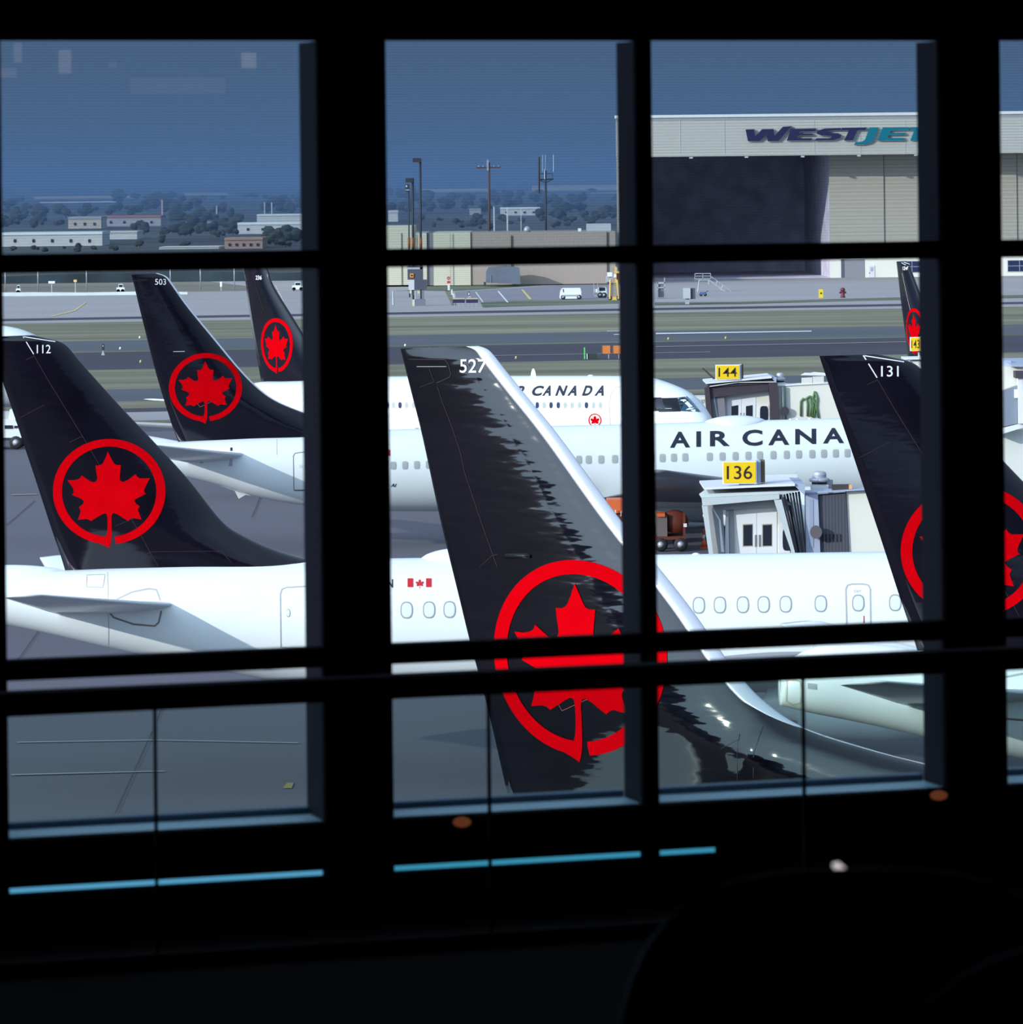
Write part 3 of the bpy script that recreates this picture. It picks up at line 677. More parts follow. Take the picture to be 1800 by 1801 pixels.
for cx, dk in ((681.7, 1), (692.5, 0), (704, 1), (715.7, 0), (728, 0), (934.7, 0), (945.5, 1), (957.7, 0), (969.7, 1), (982.5, 1), (994.8, 0), (1006.8, 0), (1019.8, 0), (1032, 1), (1044.6, 0), (1056.6, 0)):
    PE.window(cx, 712.6, 6.0, 10.8, (WDK, WDK) if dk else (WRIM2, WGL2), 2.6)
x, y = 1047, 739
em = emblem2d(); PE.on_fus('maple_leaf_emblem', ([Vector((x+v.x*11.5, y-v.y*12.5, 0)) for v in em[0]], em[1]), RED, dx=4, dy=4)
PE.outline('passenger_door', [(1074, 750), (1072, 710), (1076, 690), (1084, 681), (1096, 680), (1101, 690), (1100, 750)], 0.9)
PE.window(1080, 710, 4, 4)
PE.on_fus('cockpit_window', ([Vector((a, c, 0)) for a, c in ((1146, 699), (1205, 698.8), (1211, 703), (1219, 722.5), (1146, 723))], [(0, 1, 2, 3, 4)]), mat('cockpit glass', (0.006, 0.006, 0.012), 0.1), dx=3, dy=3)
PE.on_fus('cockpit_mask', ([Vector((a, c, 0)) for a, c in ((1203, 698.5), (1209, 696.5), (1220, 708), (1233, 724), (1219, 722))], [(0, 1, 2, 3, 4)]), TEAL, dx=3, dy=3)
PE.on_fus('cockpit_pane', ([Vector((*q, 0)) for q in oval(1165, 710, 26, 18)], [tuple(range(20))]), mat('cockpit pane', (0.03, 0.035, 0.05), 0.1), e=0.02, dx=3, dy=3)
PE.outline('cockpit_pane', [(1184, 716), (1208, 717)], 0.8, SEAMW, False, 0.02)
PE.bump('blade_antenna', *[PE.uz(a, 662)[0] for a in (934, 943)], 0.06, 0.38)
PE.bump('blade_antenna', *[PE.uz(a, 662)[0] for a in (1035, 1043)], 0.15, 0.06)
uw = PE.uz(800, 740)[0]; z0 = PE.sec(uw)[0]-1.1
PE.pair('wing', [((uw+3.6, -1.3, z0), (uw-3.4, -1.3, z0-0.15), 0.5), ((uw+1.4, -5.6, z0+0.35), (uw-2.8, -5.6, z0+0.3), 0.30), ((uw-5.3, -16.4, z0+1.25), (uw-7.0, -16.4, z0+1.2), 0.1)], GREYP)
PE.engine(uw+5.0, 5.7, z0-0.75, 1.10, 4.0)
ub, zb = PE.uz(461, 690)
PE.pair('horizontal_stabilizer', [((ub+2.6, -0.6, zb-0.7), (ub-0.8, -0.6, zb-0.8), 0.16), ((ub-1.0, -6.2, zb-0.2), (ub-2.4, -6.2, zb-0.2), 0.05)], WHITE)
PE.gear(uw-2.0, (-3.6, 3.6), 0.55, z0); PE.gear(uw+12.0, (0,), 0.4, z0)

# ---- jet with fin 124, almost nose-on at the far right
G_ROWS = [((1577.3, 460), (1590, 459.5)), ((1577.5, 462), (1596, 461)), ((1579.7, 480), (1604, 480)), ((1584, 520), (1619, 520)), ((1588, 551), (1631, 551)), ((1593, 590), (1646, 590)), ((1598, 635), (1664, 632)), ((1599, 645), (1668, 641))]
PG = Plane('airliner', 1598, 632, 272.7, 70.5, 'far airliner almost hidden, its narrow black fin rising behind the yellow 143 sign')
PG.fuselage([(1590, 646, 652), (1600, 634, 666), (1640, 632, 690), (1690, 632, 712), (1780, 632, 738), (1900, 631, 748), (1960, 640, 746), (1990, 662, 735), (2004, 690, 715)], 0.95)
PG.fin(G_ROWS, 0.40, 0.16, BLACKP)
PG.emblem(1609, 582, 1.54)
PG.on_fin('fin_number', textpx('124', 1588, 1595, 468.5, 475, offset=0.03), NUMW, px=True)
PG.seam([(1585, 462), (1592, 466)], 0.7, NUMW, 'fin_tip_stripe'); PG.seam([(1588, 461), (1596, 465)], 0.6, NUMW, 'fin_tip_stripe')
PG.seam([(1586.5, 480), (1595, 516), (1604, 550)], 0.7, SEAMW)
ub, zb = PG.uz(1600, 645); uw = ub+18; z0 = 2.3
PG.pair('wing', [((uw+3.2, -1.2, z0), (uw-3.2, -1.2, z0-0.1), 0.42), ((uw-4.2, -15.5, z0+1.35), (uw-5.7, -15.5, z0+1.32), 0.08)], GREYP)
PG.pair('horizontal_stabilizer', [((ub+2.6, -0.6, zb-0.9), (ub-0.4, -0.6, zb-1.0), 0.15), ((ub-1.0, -6.0, zb-0.3), (ub-2.0, -6.0, zb-0.3), 0.05)], WHITE)
PG.engine(uw+4.6, 5.0, z0-0.4, 1.0, 3.3); PG.gear(uw-1.4, (-3, 3), 0.5, z0); PG.gear(uw+12, (0,), 0.38, z0)

# ---- jet whose pale nose shows at the far left above fin 112
PH = Plane('airliner', 20, 640, 272, 0.0, 'pale blue-white airliner nose cut off by the left frame edge above fin 112')
PH.fuselage([(-700, 574, 714), (-300, 573, 715), (-60, 572, 716), (0, 572.5, 716), (25, 576, 716), (50, 583.5, 714), (75, 597, 710), (100, 618, 700), (116, 640, 685)], 0.95)
PH.gear(PH.uz(60, 600)[0], (0,), 0.4, 2.0); PH.gear(PH.uz(-480, 600)[0], (-3, 3), 0.5, 2.0)
uw = PH.uz(-420, 690)[0]
PH.pair('wing', [((uw+3.2, -1.2, 2.6), (uw-3.2, -1.2, 2.5), 0.42), ((uw-4.2, -15.5, 3.8), (uw-5.7, -15.5, 3.8), 0.08)], GREYP)

# ================================================================== HANGAR
HD = 743.0
CLAD = stripes('hangar cladding', (0.56, 0.55, 0.50), (0.43, 0.425, 0.39), 0.5, 'Z', 0.6)
CLADW = mat('hangar white base', (0.70, 0.71, 0.64), 0.6, 0.04, 0.3)
DOORM = stripes('hangar door panels', (0.50, 0.46, 0.39), (0.42, 0.385, 0.33), 0.7, 'Z', 0.6)
HDARK = mat('hangar interior', (0.62, 0.60, 0.74), 0.9, 0.2, 0.3)
NAVY = mat('sign navy', (0.018, 0.018, 0.075), 0.4); AQUA = mat('sign teal', (0.0, 0.17, 0.24), 0.4); EDGE = mat('sign silver edge', (0.55, 0.56, 0.6), 0.4)
hx = lambda px, D=HD: pt(px, 400, D).x
hz = lambda py, px=1470, D=HD: pt(px, py, D).z
hg = empty('hangar', (hx(1500), HD+20, 0), 'huge pale metal-clad hangar with dark open doorway at right beyond the runways', 'hangar')
xl, xr = hx(1086), hx(2050); ztop = hz(199)
MB().box(xl, xr, HD, HD+2.0, hz(272.5), hz(209)).make('fascia', CLAD, hg)
MB().box(xl-0.2, xr, HD-0.3, HD+2.2, hz(204), ztop).make('roof_coping', mat('coping white', (0.74, 0.76, 0.75), 0.6), hg)
MB().box(xl, xr, HD-0.05, HD+2.0, hz(209), hz(204)).make('gutter_band', mat('gutter grey', (0.36, 0.37, 0.39), 0.6), hg)
xk = hx(1090, HD+75)
MB().add([(xl+0.1, HD+2.2, ztop-1.2), (xr, HD+2.2, ztop-1.2), (xr, HD+75, ztop-1.2), (xk, HD+75, ztop-1.2), (xl+0.1, HD+2.2, ztop-0.4), (xr, HD+2.2, ztop-0.4), (xr, HD+75, ztop-0.4), (xk, HD+75, ztop-0.4)],
         [(3, 2, 1, 0), (4, 5, 6, 7), (0, 1, 5, 4), (1, 2, 6, 5), (2, 3, 7, 6), (3, 0, 4, 7)]).make('roof', mat('roof grey', (0.3, 0.31, 0.33), 0.7), hg)
MB().add([(xl, HD+0.1, 0), (xl+0.45, HD+0.1, 0), (xk+0.45, HD+74, 0), (xk, HD+74, 0), (xl, HD+0.1, ztop-1.3), (xl+0.45, HD+0.1, ztop-1.3), (xk+0.45, HD+74, ztop-1.3), (xk, HD+74, ztop-1.3)],
         [(3, 2, 1, 0), (4, 5, 6, 7), (0, 1, 5, 4), (1, 2, 6, 5), (2, 3, 7, 6), (3, 0, 4, 7)]).make('side_wall', CLAD, hg)
MB().box(xr-0.4, xr, HD+2.0, HD+75, 0, ztop-1.2).make('side_wall', CLAD, hg)
MB().box(xk, xr, HD+74, HD+75, 0, ztop-1.2).make('back_wall', HDARK, hg)
MB().box(xk+0.6, hx(1461, HD+8), HD+9, HD+74, 0.01, 0.05).make('hangar_floor', HDARK, hg)
MB().box(hx(1461, HD+8), hx(1461, HD+8)+0.4, HD+9, HD+74, 0.05, ztop-1.2).make('partition_wall', HDARK, hg)
dm = MB(); x0 = hx(1459.5, HD+8)
dz = hz(272, 1470, HD+8)+1.0
for i, (a, b) in enumerate(((1459.5, 1556), (1556, 1660), (1660, 1790), (1790, 2050))):
    d = MB().box(hx(a, HD+8)+0.04, hx(b, HD+8)-0.04, HD+8+0.25*(i % 2), HD+8.4+0.25*(i % 2), hz(452, 1500, HD+8), dz)
    d.make('hangar_door', DOORM, hg)
MB().box(x0, xr-0.5, HD+7.85, HD+8.7, 0, hz(452, 1500, HD+8)-0.05).make('door_base', CLADW, hg)
GRYD = mat('grey roller door', (0.22, 0.23, 0.26), 0.6)
MB().bp(1486, 456, 1521, 491, HD+7.75, 0.1).make('roller_door', GRYD, hg)
MB().bp(1480, 456, 1485.5, 491, HD+7.7, 0.15).make('door_jamb', mat('jamb blue grey', (0.08, 0.09, 0.13), 0.6), hg)
pd_ = MB().bp(1528.5, 467, 1539, 490, HD+7.75, 0.1).make('personnel_door', mat('door white', (0.62, 0.64, 0.66), 0.5), hg)
MB().bp(1531.5, 470, 1536, 477, HD+7.7, 0.05).make('door_sign', STEEL, pd_); MB().bp(1529.5, 479, 1530.5, 481, HD+7.7, 0.05).make('door_handle', RUBBER, pd_)
for a, b, c, d in ((1585, 459.5, 1632, 478.5), (1773.5, 458, 1822, 477)):
    w_ = MB().bp(a-1.2, b-1, b and c+1.2, d+1, HD+7.72, 0.12); wf_ = w_.make('office_window', mat('window frame white', (0.5, 0.52, 0.52), 0.5), hg)
    MB().bp(a, b, c, d, HD+7.66, 0.05).make('pane', mat('navy window glass', (0.02, 0.03, 0.085), 0.15), wf_)
    m_ = MB(); m_.bp(a, (b+d)/2-0.4, c, (b+d)/2+0.4, HD+7.6, 0.05)
    for t in (0.42, 0.84): m_.bp(a+(c-a)*t-0.4, b, a+(c-a)*t+0.4, d, HD+7.6, 0.05)
    m_.make('muntin', STEEL, wf_)
for x, y in ((1216, 277.3), (1313.5, 276), (1412.5, 275), (1511.5, 273.5), (1612, 272.5), (1710, 271.2)):
    MB().bp(x-3, y-1, x+3, y+1.6, HD-0.2, 0.7).make('floodlight', mat('floodlight housing', (0.55, 0.57, 0.6), 0.5), hg)
for x in (1197, 1275, 1433, 1514, 1593):
    MB().bp(x-0.25, 212, x+0.25, 271, HD-0.06, 0.08).make('downpipe', mat('downpipe', (0.55, 0.56, 0.55), 0.6), hg)
# the sign, each letter a raised block with a silver edge
_w = lambda l: [(1290+x/5.143, 200+y/5.143) for x, y in l]
LET = [('W', NAVY, [(113,143),(190,140),(200,205),(262,140),(365,138),(375,200),(450,118),(530,112),(410,247),(313,247),(306,190),(240,247),(135,247)]),
 ('E', NAVY, [(525,137),(752,132),(742,160),(605,162),(597,180),(725,180),(718,196),(590,197),(580,221),(715,221),(708,242),(487,242)]),
 ('S', NAVY, [(975,129),(972,150),(890,151),(858,158),(868,172),(950,177),(980,192),(970,218),(905,240),(740,242),(755,222),(868,221),(895,212),(885,201),(795,196),(758,181),(770,152),(830,133)]),
 ('T', NAVY, [(985,128),(1210,124),(1195,148),(1125,150),(1085,240),(1005,240),(1052,150),(982,150)]),
 ('J', AQUA, [(1235,124),(1312,124),(1278,222),(1245,260),(1180,278),(1095,278),(1110,256),(1165,253),(1195,235)]),
 ('E', AQUA, [(1355,124),(1592,122),(1582,147),(1425,150),(1415,172),(1560,172),(1552,192),(1405,192),(1395,218),(1550,218),(1542,242),(1310,242)]),
 ('T', AQUA, [(1604,122),(1866,118),(1850,145),(1740,146),(1700,240),(1605,240),(1642,148),(1594,148)])]
sg = empty('wall_sign', pt(1470, 240, HD-0.6), 'raised italic WESTJET lettering in navy and teal on the hangar fascia', 'sign')
for ch, m_, pl in LET:
    P2 = _w(pl); cxp = sum(p[0] for p in P2)/len(P2); cyp = sum(p[1] for p in P2)/len(P2)
    fr = [pt(x, y, HD-0.62) for x, y in P2]; n = len(fr)
    _, tf = tess([P2])
    bk = [Vector((p.x, HD, p.z)) for p in fr]
    o = obj('sign_letter', fr+bk, [t for t in tf]+[(i, (i+1) % n, n+(i+1) % n, n+i) for i in range(n)], m_, sg)
    rim = [pt(x+(0.7), y+0.75, HD-0.5) for x, y in P2]; rb = [Vector((p.x, HD-0.02, p.z)) for p in rim]
    mb = MB().add(rim+rb, [t for t in tf]+[(i, (i+1) % n, n+(i+1) % n, n+i) for i in range(n)])
    mb.make('letter_edge', EDGE, o)

# ---- things on the hangar apron
st = empty('boarding_stairs', gp(1255, 519), 'pale mobile access platform with railings and steps on the hangar apron', 'stairs')
D = 655; p = MB()
for x0, y0, x1, y1 in ((1222, 480.5, 1223, 492), (1236, 480.5, 1237, 492), (1250, 480.5, 1251, 492), (1222, 480.3, 1251, 481.5), (1222, 490, 1251, 492.5), (1222, 485, 1251, 486)): p.bp(x0, y0, x1, y1, D, 0.12)
p.make('railing', STEEL, st)
p = MB(); p.bp(1222, 491.5, 1251, 493, D, 1.8); p.make('platform', STEEL, st)
p = MB()
for a, b in (((1230, 493), (1227, 518)), ((1247, 493), (1247, 500)), ((1230, 493), (1250, 493))): p.tube([pt(*a, D), pt(*b, D)], 0.08, 6)
p.make('support_leg', STEEL, st)
p = MB()
for i in range(9):
    t = i/8; p.bp(1250+t*33-2, 494+t*25, 1250+t*33+2, 495.2+t*25, D, 0.9)
p.tube([pt(1250, 494, D), pt(1285, 520, D)], 0.12, 6); p.tube([pt(1251, 486, D), pt(1285, 511, D)], 0.05, 6); p.tube([pt(1285, 511, D), pt(1285, 520, D)], 0.06, 6)
p.tube([pt(1262, 494, D), pt(1259, 502, D)], 0.05, 6); p.tube([pt(1272, 502, D), pt(1268, 510, D)], 0.05, 6)
p.make('steps', STEEL, st)
kb = empty('equipment_cabinet', gp(1209, 535.5), 'grey box cabinet on a short pedestal at the apron edge', 'cabinet')
D = gD(1209, 535.5); MB().bp(1203, 507, 1215, 525, D, 2.2).make('cabinet_body', mat('cabinet grey', (0.42, 0.46, 0.50), 0.6), kb)
MB().bp(1215.2, 507, 1223.5, 526, D+0.3, 2.0).make('cabinet_door', mat('cabinet dark', (0.07, 0.08, 0.12), 0.6), kb); MB().bp(1206, 525, 1213, 535.5, D+0.4, 1.2).make('pedestal', STEEL, kb)
t_ = empty('access_stand', gp(1163, 525), 'small grey steel frame stand next to the middle mullion', 'stand'); D = gD(1163, 525); p = MB()
for a in ((1157, 496, 1158.2, 525), (1168.6, 488, 1170, 525), (1156, 496, 1170, 499), (1156, 505, 1170, 507)): p.bp(*a, D, 0.2)
p.make('frame', STEEL, t_); MB().bp(1158.5, 500, 1168, 523, D+0.3, 1.0).make('tank', mat('tank grey', (0.16, 0.18, 0.2), 0.6), t_)
d_ = empty('tow_dolly', gp(1238, 521), 'low blue dolly on the hangar apron below the access platform', 'dolly'); D = gD(1238, 521)
p = MB(); p.bp(1232, 514, 1242, 518.5, D, 1.0); p.tube([pt(1240, 515, D), pt(1246, 511, D)], 0.1, 6); p.make('deck', mat('dolly blue', (0.07, 0.12, 0.26), 0.5), d_)
for x in (1233.5, 1241):
    MB().lathe([(0.02, -0.1), (0.25, -0.1), (0.25, 0.1), (0.02, 0.1)], (pt(x, 519, D).x, D+0.3, 0.25), 12, axis='Y').make('wheel', RUBBER, d_, True)
yb = empty('marker_box', gp(1444.8, 524), 'bright yellow upright box on the hangar apron', 'marker'); D = gD(1444.8, 524)
MB().bp(1441, 509, 1448.3, 524, D, 0.6).make('box_body', mat('box yellow', (0.72, 0.55, 0.02), 0.5), yb); MB().bp(1443.3, 514.5, 1446, 517, D-0.05, 0.1).make('latch', DARKT, yb)
hy = empty('hydrant', gp(1483, 523.5), 'dark red hydrant on the hangar apron right of the yellow box', 'hydrant'); D = gD(1483, 523.5); c = gp(1483, 523.5)
MR = mat('dark red paint', (0.11, 0.02, 0.04), 0.5)
MB().lathe([(0.35, 0), (0.35, 0.2), (0.28, 0.25), (0.28, 1.0), (0.36, 1.05), (0.3, 1.3), (0.1, 1.45)], c, 16).make('barrel', MR, hy, True)
for sx_ in (-1, 1): MB().lathe([(0.14, 0.2), (0.16, 0.48), (0.02, 0.5)], c+Vector((0, 0, 0.75)), 10, axis='X').make('outlet', MR, hy, True) if sx_ > 0 else MB().tube([c+Vector((-0.25, 0, 0.75)), c+Vector((-0.5, 0, 0.75))], 0.15, 10).make('outlet', MR, hy, True)

# ================================================================== CREAM SHED, POLES AND VEHICLES IN THE MIDDLE WINDOW
CREAM = stripes('cream metal siding', (0.56, 0.555, 0.43), (0.47, 0.465, 0.37), 0.35, 'Z', 0.6); TAN = stripes('tan siding', (0.36, 0.31, 0.27), (0.29, 0.25, 0.22), 0.3, 'X', 0.7)
sb = empty('low_building', gp(760, 501), 'long cream and tan low building with flat roof behind the parking lot', 'building'); D = 716
MB().bp(560, 398.5, 726, 502, D, 30).make('cream_wall', CREAM, sb); MB().bp(726.3, 409.5, 751, 502, D+0.5, 30).make('cream_wall', CREAM, sb)
MB().bp(751.2, 410, 762.5, 502, D+0.9, 30).make('grey_bay', mat('bay grey', (0.16, 0.17, 0.2), 0.6), sb); MB().bp(762.7, 409, 828, 502, D+0.3, 30).make('cream_wall', CREAM, sb)
MB().bp(828.2, 408, 1083, 500, D+0.6, 30).make('tan_wall', TAN, sb)
for x in (726.5, 706.5, 792.7): MB().bp(x-0.3, 410, x+0.3, 502, D-0.2, 0.15).make('wall_joint', mat('joint', (0.1, 0.1, 0.1), 0.7), sb)
for x in (900, 1068.5): MB().bp(x-0.7, 408 if x > 1000 else 414, x+0.7, 498, D+0.3, 0.2).make('drainpipe', mat('drainpipe', (0.05, 0.04, 0.04), 0.7), sb)
for a, b in (((926, 399, 932, 408), 'round'), ): MB().lathe([(0.02, 0), (0.55, 0.0), (0.6, 0.5), (0.3, 0.9), (0.02, 1.0)], pt(927.5, 408, D+4), 14).make('roof_vent', STEEL, sb, True)
MB().bp(1017, 401.5, 1022.5, 408, D+3, 0.6).make('roof_vent', WHITE, sb); MB().bp(1032.5, 393.5, 1075, 407.6, D+6, 5).make('roof_unit', mat('roof unit pale', (0.40, 0.46, 0.50), 0.6), sb)
tp = empty('storage_shelter', gp(884, 499), 'blue-grey fabric shelter standing against the tan wall', 'shelter'); D = 706
P4 = [pt(855, 497, D), pt(855, 478, D), pt(859, 471, D), pt(890, 468, D), pt(914, 472, D), pt(916, 500, D)]
n = 6; bk = [q+Vector((0, 7, 0)) for q in P4]
obj('shelter_cover', P4+bk, [tuple(range(6))]+[(i, (i+1) % n, n+(i+1) % n, n+i) for i in range(n)], mat('shelter fabric', (0.11, 0.14, 0.19), 0.7, 0.1, 0.5), tp)
MB().bp(863, 484, 864.5, 499, D-0.1, 0.1).make('door_flap_edge', mat('shelter edge', (0.16, 0.19, 0.24), 0.7), tp)
DPOLE = mat('dark pole', (0.03, 0.035, 0.05), 0.6); ORB = mat('rust orange', (0.28, 0.08, 0.02), 0.6)
for nm, x, yt, xb, hd, lab in (('a', 739.5, 278, 741.5, (726, 278, 741, 285.5), 'tallest floodlight mast above the cream building'), ('b', 726.3, 313, 727.8, (713.5, 313.5, 727, 321), 'middle-height floodlight mast left of the tallest one'), ('c', 719.2, 325, 720.8, (713, 324, 720, 337), 'shortest floodlight mast, leftmost of the three over the cream building')):
    D = 600 if nm != 'c' else 640; yb_ = 345+7500*15/D-2; b_ = gp(xb, yb_); b_ = Vector((pt(xb, yb_, D).x, D, 0))
    r = empty('floodlight_mast', b_, lab, 'light mast')
    MB().tube([b_, Vector((b_.x, D, pt(x, 408, D).z)), Vector((pt(x, yt, D).x, D, pt(x, yt, D).z))], 0.16 if nm != 'c' else 0.10, 8).make('pole', DPOLE, r, True)
    MB().tube([Vector((b_.x, D, pt(x, 436, D).z)), Vector((b_.x, D, pt(x, 418, D).z))], 0.20, 8).make('warning_band', ORB, r, True)
    MB().bp(*hd, D-0.4, 0.8).make('lamp_head', mat('lamp head', (0.035, 0.035, 0.05), 0.5), r)
    if nm == 'a': MB().tube([pt(739, 283, D), pt(743, 279, D)], 0.12, 6).make('bracket', STEEL, r)
    if nm == 'c': MB().bp(714, 326, 716.5, 329, D-0.5, 0.1).make('lamp_lens', WHITE, r); MB().bp(713.5, 333, 720, 335, D-0.45, 0.3).make('bracket', STEEL, r)
ks = empty('guard_booth', gp(737, 538), 'dark guard booth with orange sign at the foot of the masts', 'booth'); D = gD(737, 538)
BL = mat('booth blue grey', (0.05, 0.06, 0.09), 0.6)
MB().bp(717, 468, 743.5, 492, D, 1.6).make('upper_cabin', mat('booth glass', (0.07, 0.08, 0.11), 0.3), ks); MB().bp(715.5, 470, 743, 473.5, D-0.1, 0.1).make('roof_band', STEEL, ks)
MB().bp(739, 468, 744.5, 493, D-0.1, 0.2).make('side_panel', BL, ks); MB().bp(729.5, 492, 751, 509, D-0.2, 1.2).make('dark_panel', BL, ks); MB().bp(719, 492, 729, 510, D-0.1, 1.4).make('white_panel', mat('booth white', (0.50, 0.52, 0.56), 0.5), ks)
s_ = MB().bp(721.5, 481, 727.5, 488, D-0.2, 0.1).make('orange_sign', mat('sign orange', (0.75, 0.30, 0.02), 0.5), ks); MB().bp(723, 483, 726, 486, D-0.25, 0.05).make('sign_mark', DARKT, s_)
MB().bp(720.5, 510, 724.5, 516, D, 1.0).make('cream_block', mat('booth cream', (0.55, 0.52, 0.40), 0.6), ks); MB().bp(733, 510, 739, 516, D+0.2, 1.0).make('cream_block', mat('booth cream', (0.55, 0.52, 0.40), 0.6), ks)
MB().bp(729, 511, 731, 527, D, 0.3).make('post', STEEL, ks); MB().bp(724.5, 509, 728.5, 519, D+0.1, 0.6).make('post', BL, ks); MB().bp(742, 509, 746, 527, D, 0.4).make('post', mat('booth grey', (0.14, 0.16, 0.2), 0.6), ks)
MB().bp(730, 526, 748, 538, D-0.1, 1.2).make('base_block', mat('booth grey', (0.14, 0.16, 0.2), 0.6), ks); MB().bp(725.5, 527, 729.8, 538.5, D-0.15, 1.0).make('cream_block', mat('booth cream', (0.55, 0.52, 0.40), 0.6), ks)
sp_ = empty('stop_sign', gp(788, 510), 'round red road sign above a second red plate on a post', 'road sign'); D = gD(788, 510); SR_ = mat('sign red', (0.45, 0.03, 0.05), 0.5)
oc = [pt(789.4+3.2*math.cos(pi/8+i*pi/4), 489.3+3.2*math.sin(pi/8+i*pi/4), D-0.15) for i in range(8)]
o = obj('sign_plate', oc+[q+Vector((0, 0.06, 0)) for q in oc], [tuple(range(8)), tuple(range(15, 7, -1))]+[(i, (i+1) % 8, 8+(i+1) % 8, 8+i) for i in range(8)], SR_, sp_)
MB().bp(787.6, 488.9, 791.2, 489.9, D-0.2, 0.02).make('sign_text_band', mat('faded white', (0.6, 0.5, 0.5), 0.5), o)
MB().bp(786.6, 494.3, 792.4, 498.4, D-0.15, 0.06).make('sign_plate', SR_, sp_); MB().bp(789, 490, 789.8, 510, D, 0.1).make('post', STEEL, sp_)
for i, (x0, y0, x1, y1) in enumerate(((787.6, 500, 791.5, 511), (793.8, 509, 796.2, 519), (796.7, 516, 798.2, 523.5), (799, 517, 800, 524))):
    b = gp((x0+x1)/2, y1); D = b.y
    o = empty('bollard', b, ['broad white post right under the round red road sign', 'white post second from the red road sign', 'white post third from the red road sign', 'thin white post beside the dark striped barriers'][i], 'post', 'white posts along the kerb')
    MB().bp(x0, y0, x1, y1, D, 0.3).make('post', mat('post white', (0.62, 0.66, 0.66), 0.5), o)
for i, (x0, x1) in enumerate(((796.5, 817.8), (820, 841))):
    b = gp((x0+x1)/2, 539); D = b.y; o = empty('barrier_board', b, ['dark barrier board with tan top, left of the pair', 'dark barrier board with tan top, right of the pair'][i], 'barrier', 'dark barrier boards')
    MB().bp(x0, 526, x1, 532.8, D, 0.15).make('board', mat('board navy', (0.02, 0.018, 0.06), 0.5), o); MB().bp(x0, 524, x1, 526.4, D-0.02, 0.2).make('top_strip', mat('board tan', (0.45, 0.36, 0.25), 0.5), o)
    for k in range(3): MB().bp(x0+3+7*k, 532.8, x0+3.8+7*k, 539, D+0.05, 0.08).make('leg', STEEL, o)
b = gp(825, 523.5); D = b.y; o = empty('signal_box', b, 'small black and white signal box behind the barrier boards', 'signal')
MB().bp(823.3, 513, 826.8, 520.6, D, 0.4).make('housing', mat('signal black', (0.02, 0.03, 0.04), 0.5), o); MB().bp(824.3, 514.5, 825.8, 519, D-0.05, 0.05).make('face', WHITE, o); MB().bp(823.5, 520.6, 828.5, 523.5, D, 0.3).make('foot', STEEL, o)
b = gp(853, 505); D = b.y; o = empty('lamp_post', b, 'tiny dark marker lamp on the grass by the shelter', 'lamp'); MB().bp(851.2, 496, 855, 501.5, D, 0.4).make('lamp_head', DPOLE, o); MB().bp(852.7, 501.5, 853.5, 505, D, 0.2).make('stem', DPOLE, o)

VW = mat('vehicle white', (0.72, 0.78, 0.76), 0.35); VG = mat('vehicle glass', (0.02, 0.025, 0.04), 0.15); VB = mat('vehicle underside', (0.03, 0.03, 0.04), 0.7)
def wheels(root, xs, py, D, r, dy=1.6):
    for x in xs:
        for y in (0.0, dy):
            c = pt(x, py, D); c = Vector((c.x, D+0.1+y, r))
            o = MB().lathe([(0.02, -0.12), (r*0.55, -0.13), (r*0.95, -0.1), (r, 0), (r*0.95, 0.1), (0.02, 0.12)], c, 16, axis='Y').make('wheel', RUBBER, root, True)
            if y == 0: MB().lathe([(0.02, -0.15), (r*0.5, -0.14)], c, 12, axis='Y').make('hubcap', STEEL, o, True)
def prism(pts, D, dep):
    a = [pt(x, y, D) for x, y in pts]; n = len(a)
    return MB().add(a+[q+Vector((0, dep, 0)) for q in a], [tuple(range(n)), tuple(range(2*n-1, n-1, -1))]+[(i, (i+1) % n, n+(i+1) % n, n+i) for i in range(n)])
b = gp(1004, 527); D = b.y; v = empty('van', b, 'white delivery van parked side-on in the lot', 'van')
prism([(984.5, 524), (985.5, 514), (988, 508), (991, 506.8), (1021, 506.5), (1022.6, 512), (1022.8, 523), (1018, 525), (987, 525.5)], D, 1.9).make('body', VW, v)
MB().bp(990, 518.5, 1018, 521, D-0.05, 0.1).make('grey_skirt', mat('skirt grey', (0.32, 0.35, 0.36), 0.5), v); prism([(990, 508.5), (991.5, 508.5), (992.3, 513), (991, 514.5)], D-0.04, 0.05).make('side_window', VG, v)
wheels(v, (991, 1019), 525, D, 0.36)
b = gp(988, 489.5); D = b.y; v = empty('truck', b, 'white utility truck with yellow front attachment by the tan wall', 'truck')
prism([(973, 486), (973, 476), (986, 475), (987, 474), (998.5, 474.5), (1000, 480), (1000, 486)], D, 2.2).make('body', VW, v); MB().bp(987, 472, 995, 474.5, D+0.3, 1.4).make('light_bar', VB, v)
MB().bp(975, 484.8, 986, 487.6, D-0.05, 1.5).make('chassis', VB, v); prism([(963.5, 482), (967, 478.5), (973, 477), (973, 483.5), (966, 483.5)], D, 2.0).make('plow', mat('plow yellow', (0.60, 0.46, 0.06), 0.5), v)
MB().bp(987.5, 480, 992, 489, D-0.3, 0.3).make('side_panel', STEEL, v); MB().bp(975, 478.5, 979, 480, D-0.05, 0.1).make('side_window', VG, v)
wheels(v, (977, 997.5), 487, D, 0.45)
b = gp(1059, 524); D = b.y; v = empty('baggage_tug', b, 'small white tug with open cab left of the yellow stairs', 'tug')
prism([(1052, 517), (1053, 506), (1066, 505), (1068, 510), (1068.5, 518), (1052, 518)], D, 1.7).make('body', VW, v); MB().bp(1054, 505.5, 1064.5, 511.5, D-0.06, 0.1).make('cab_window', VG, v)
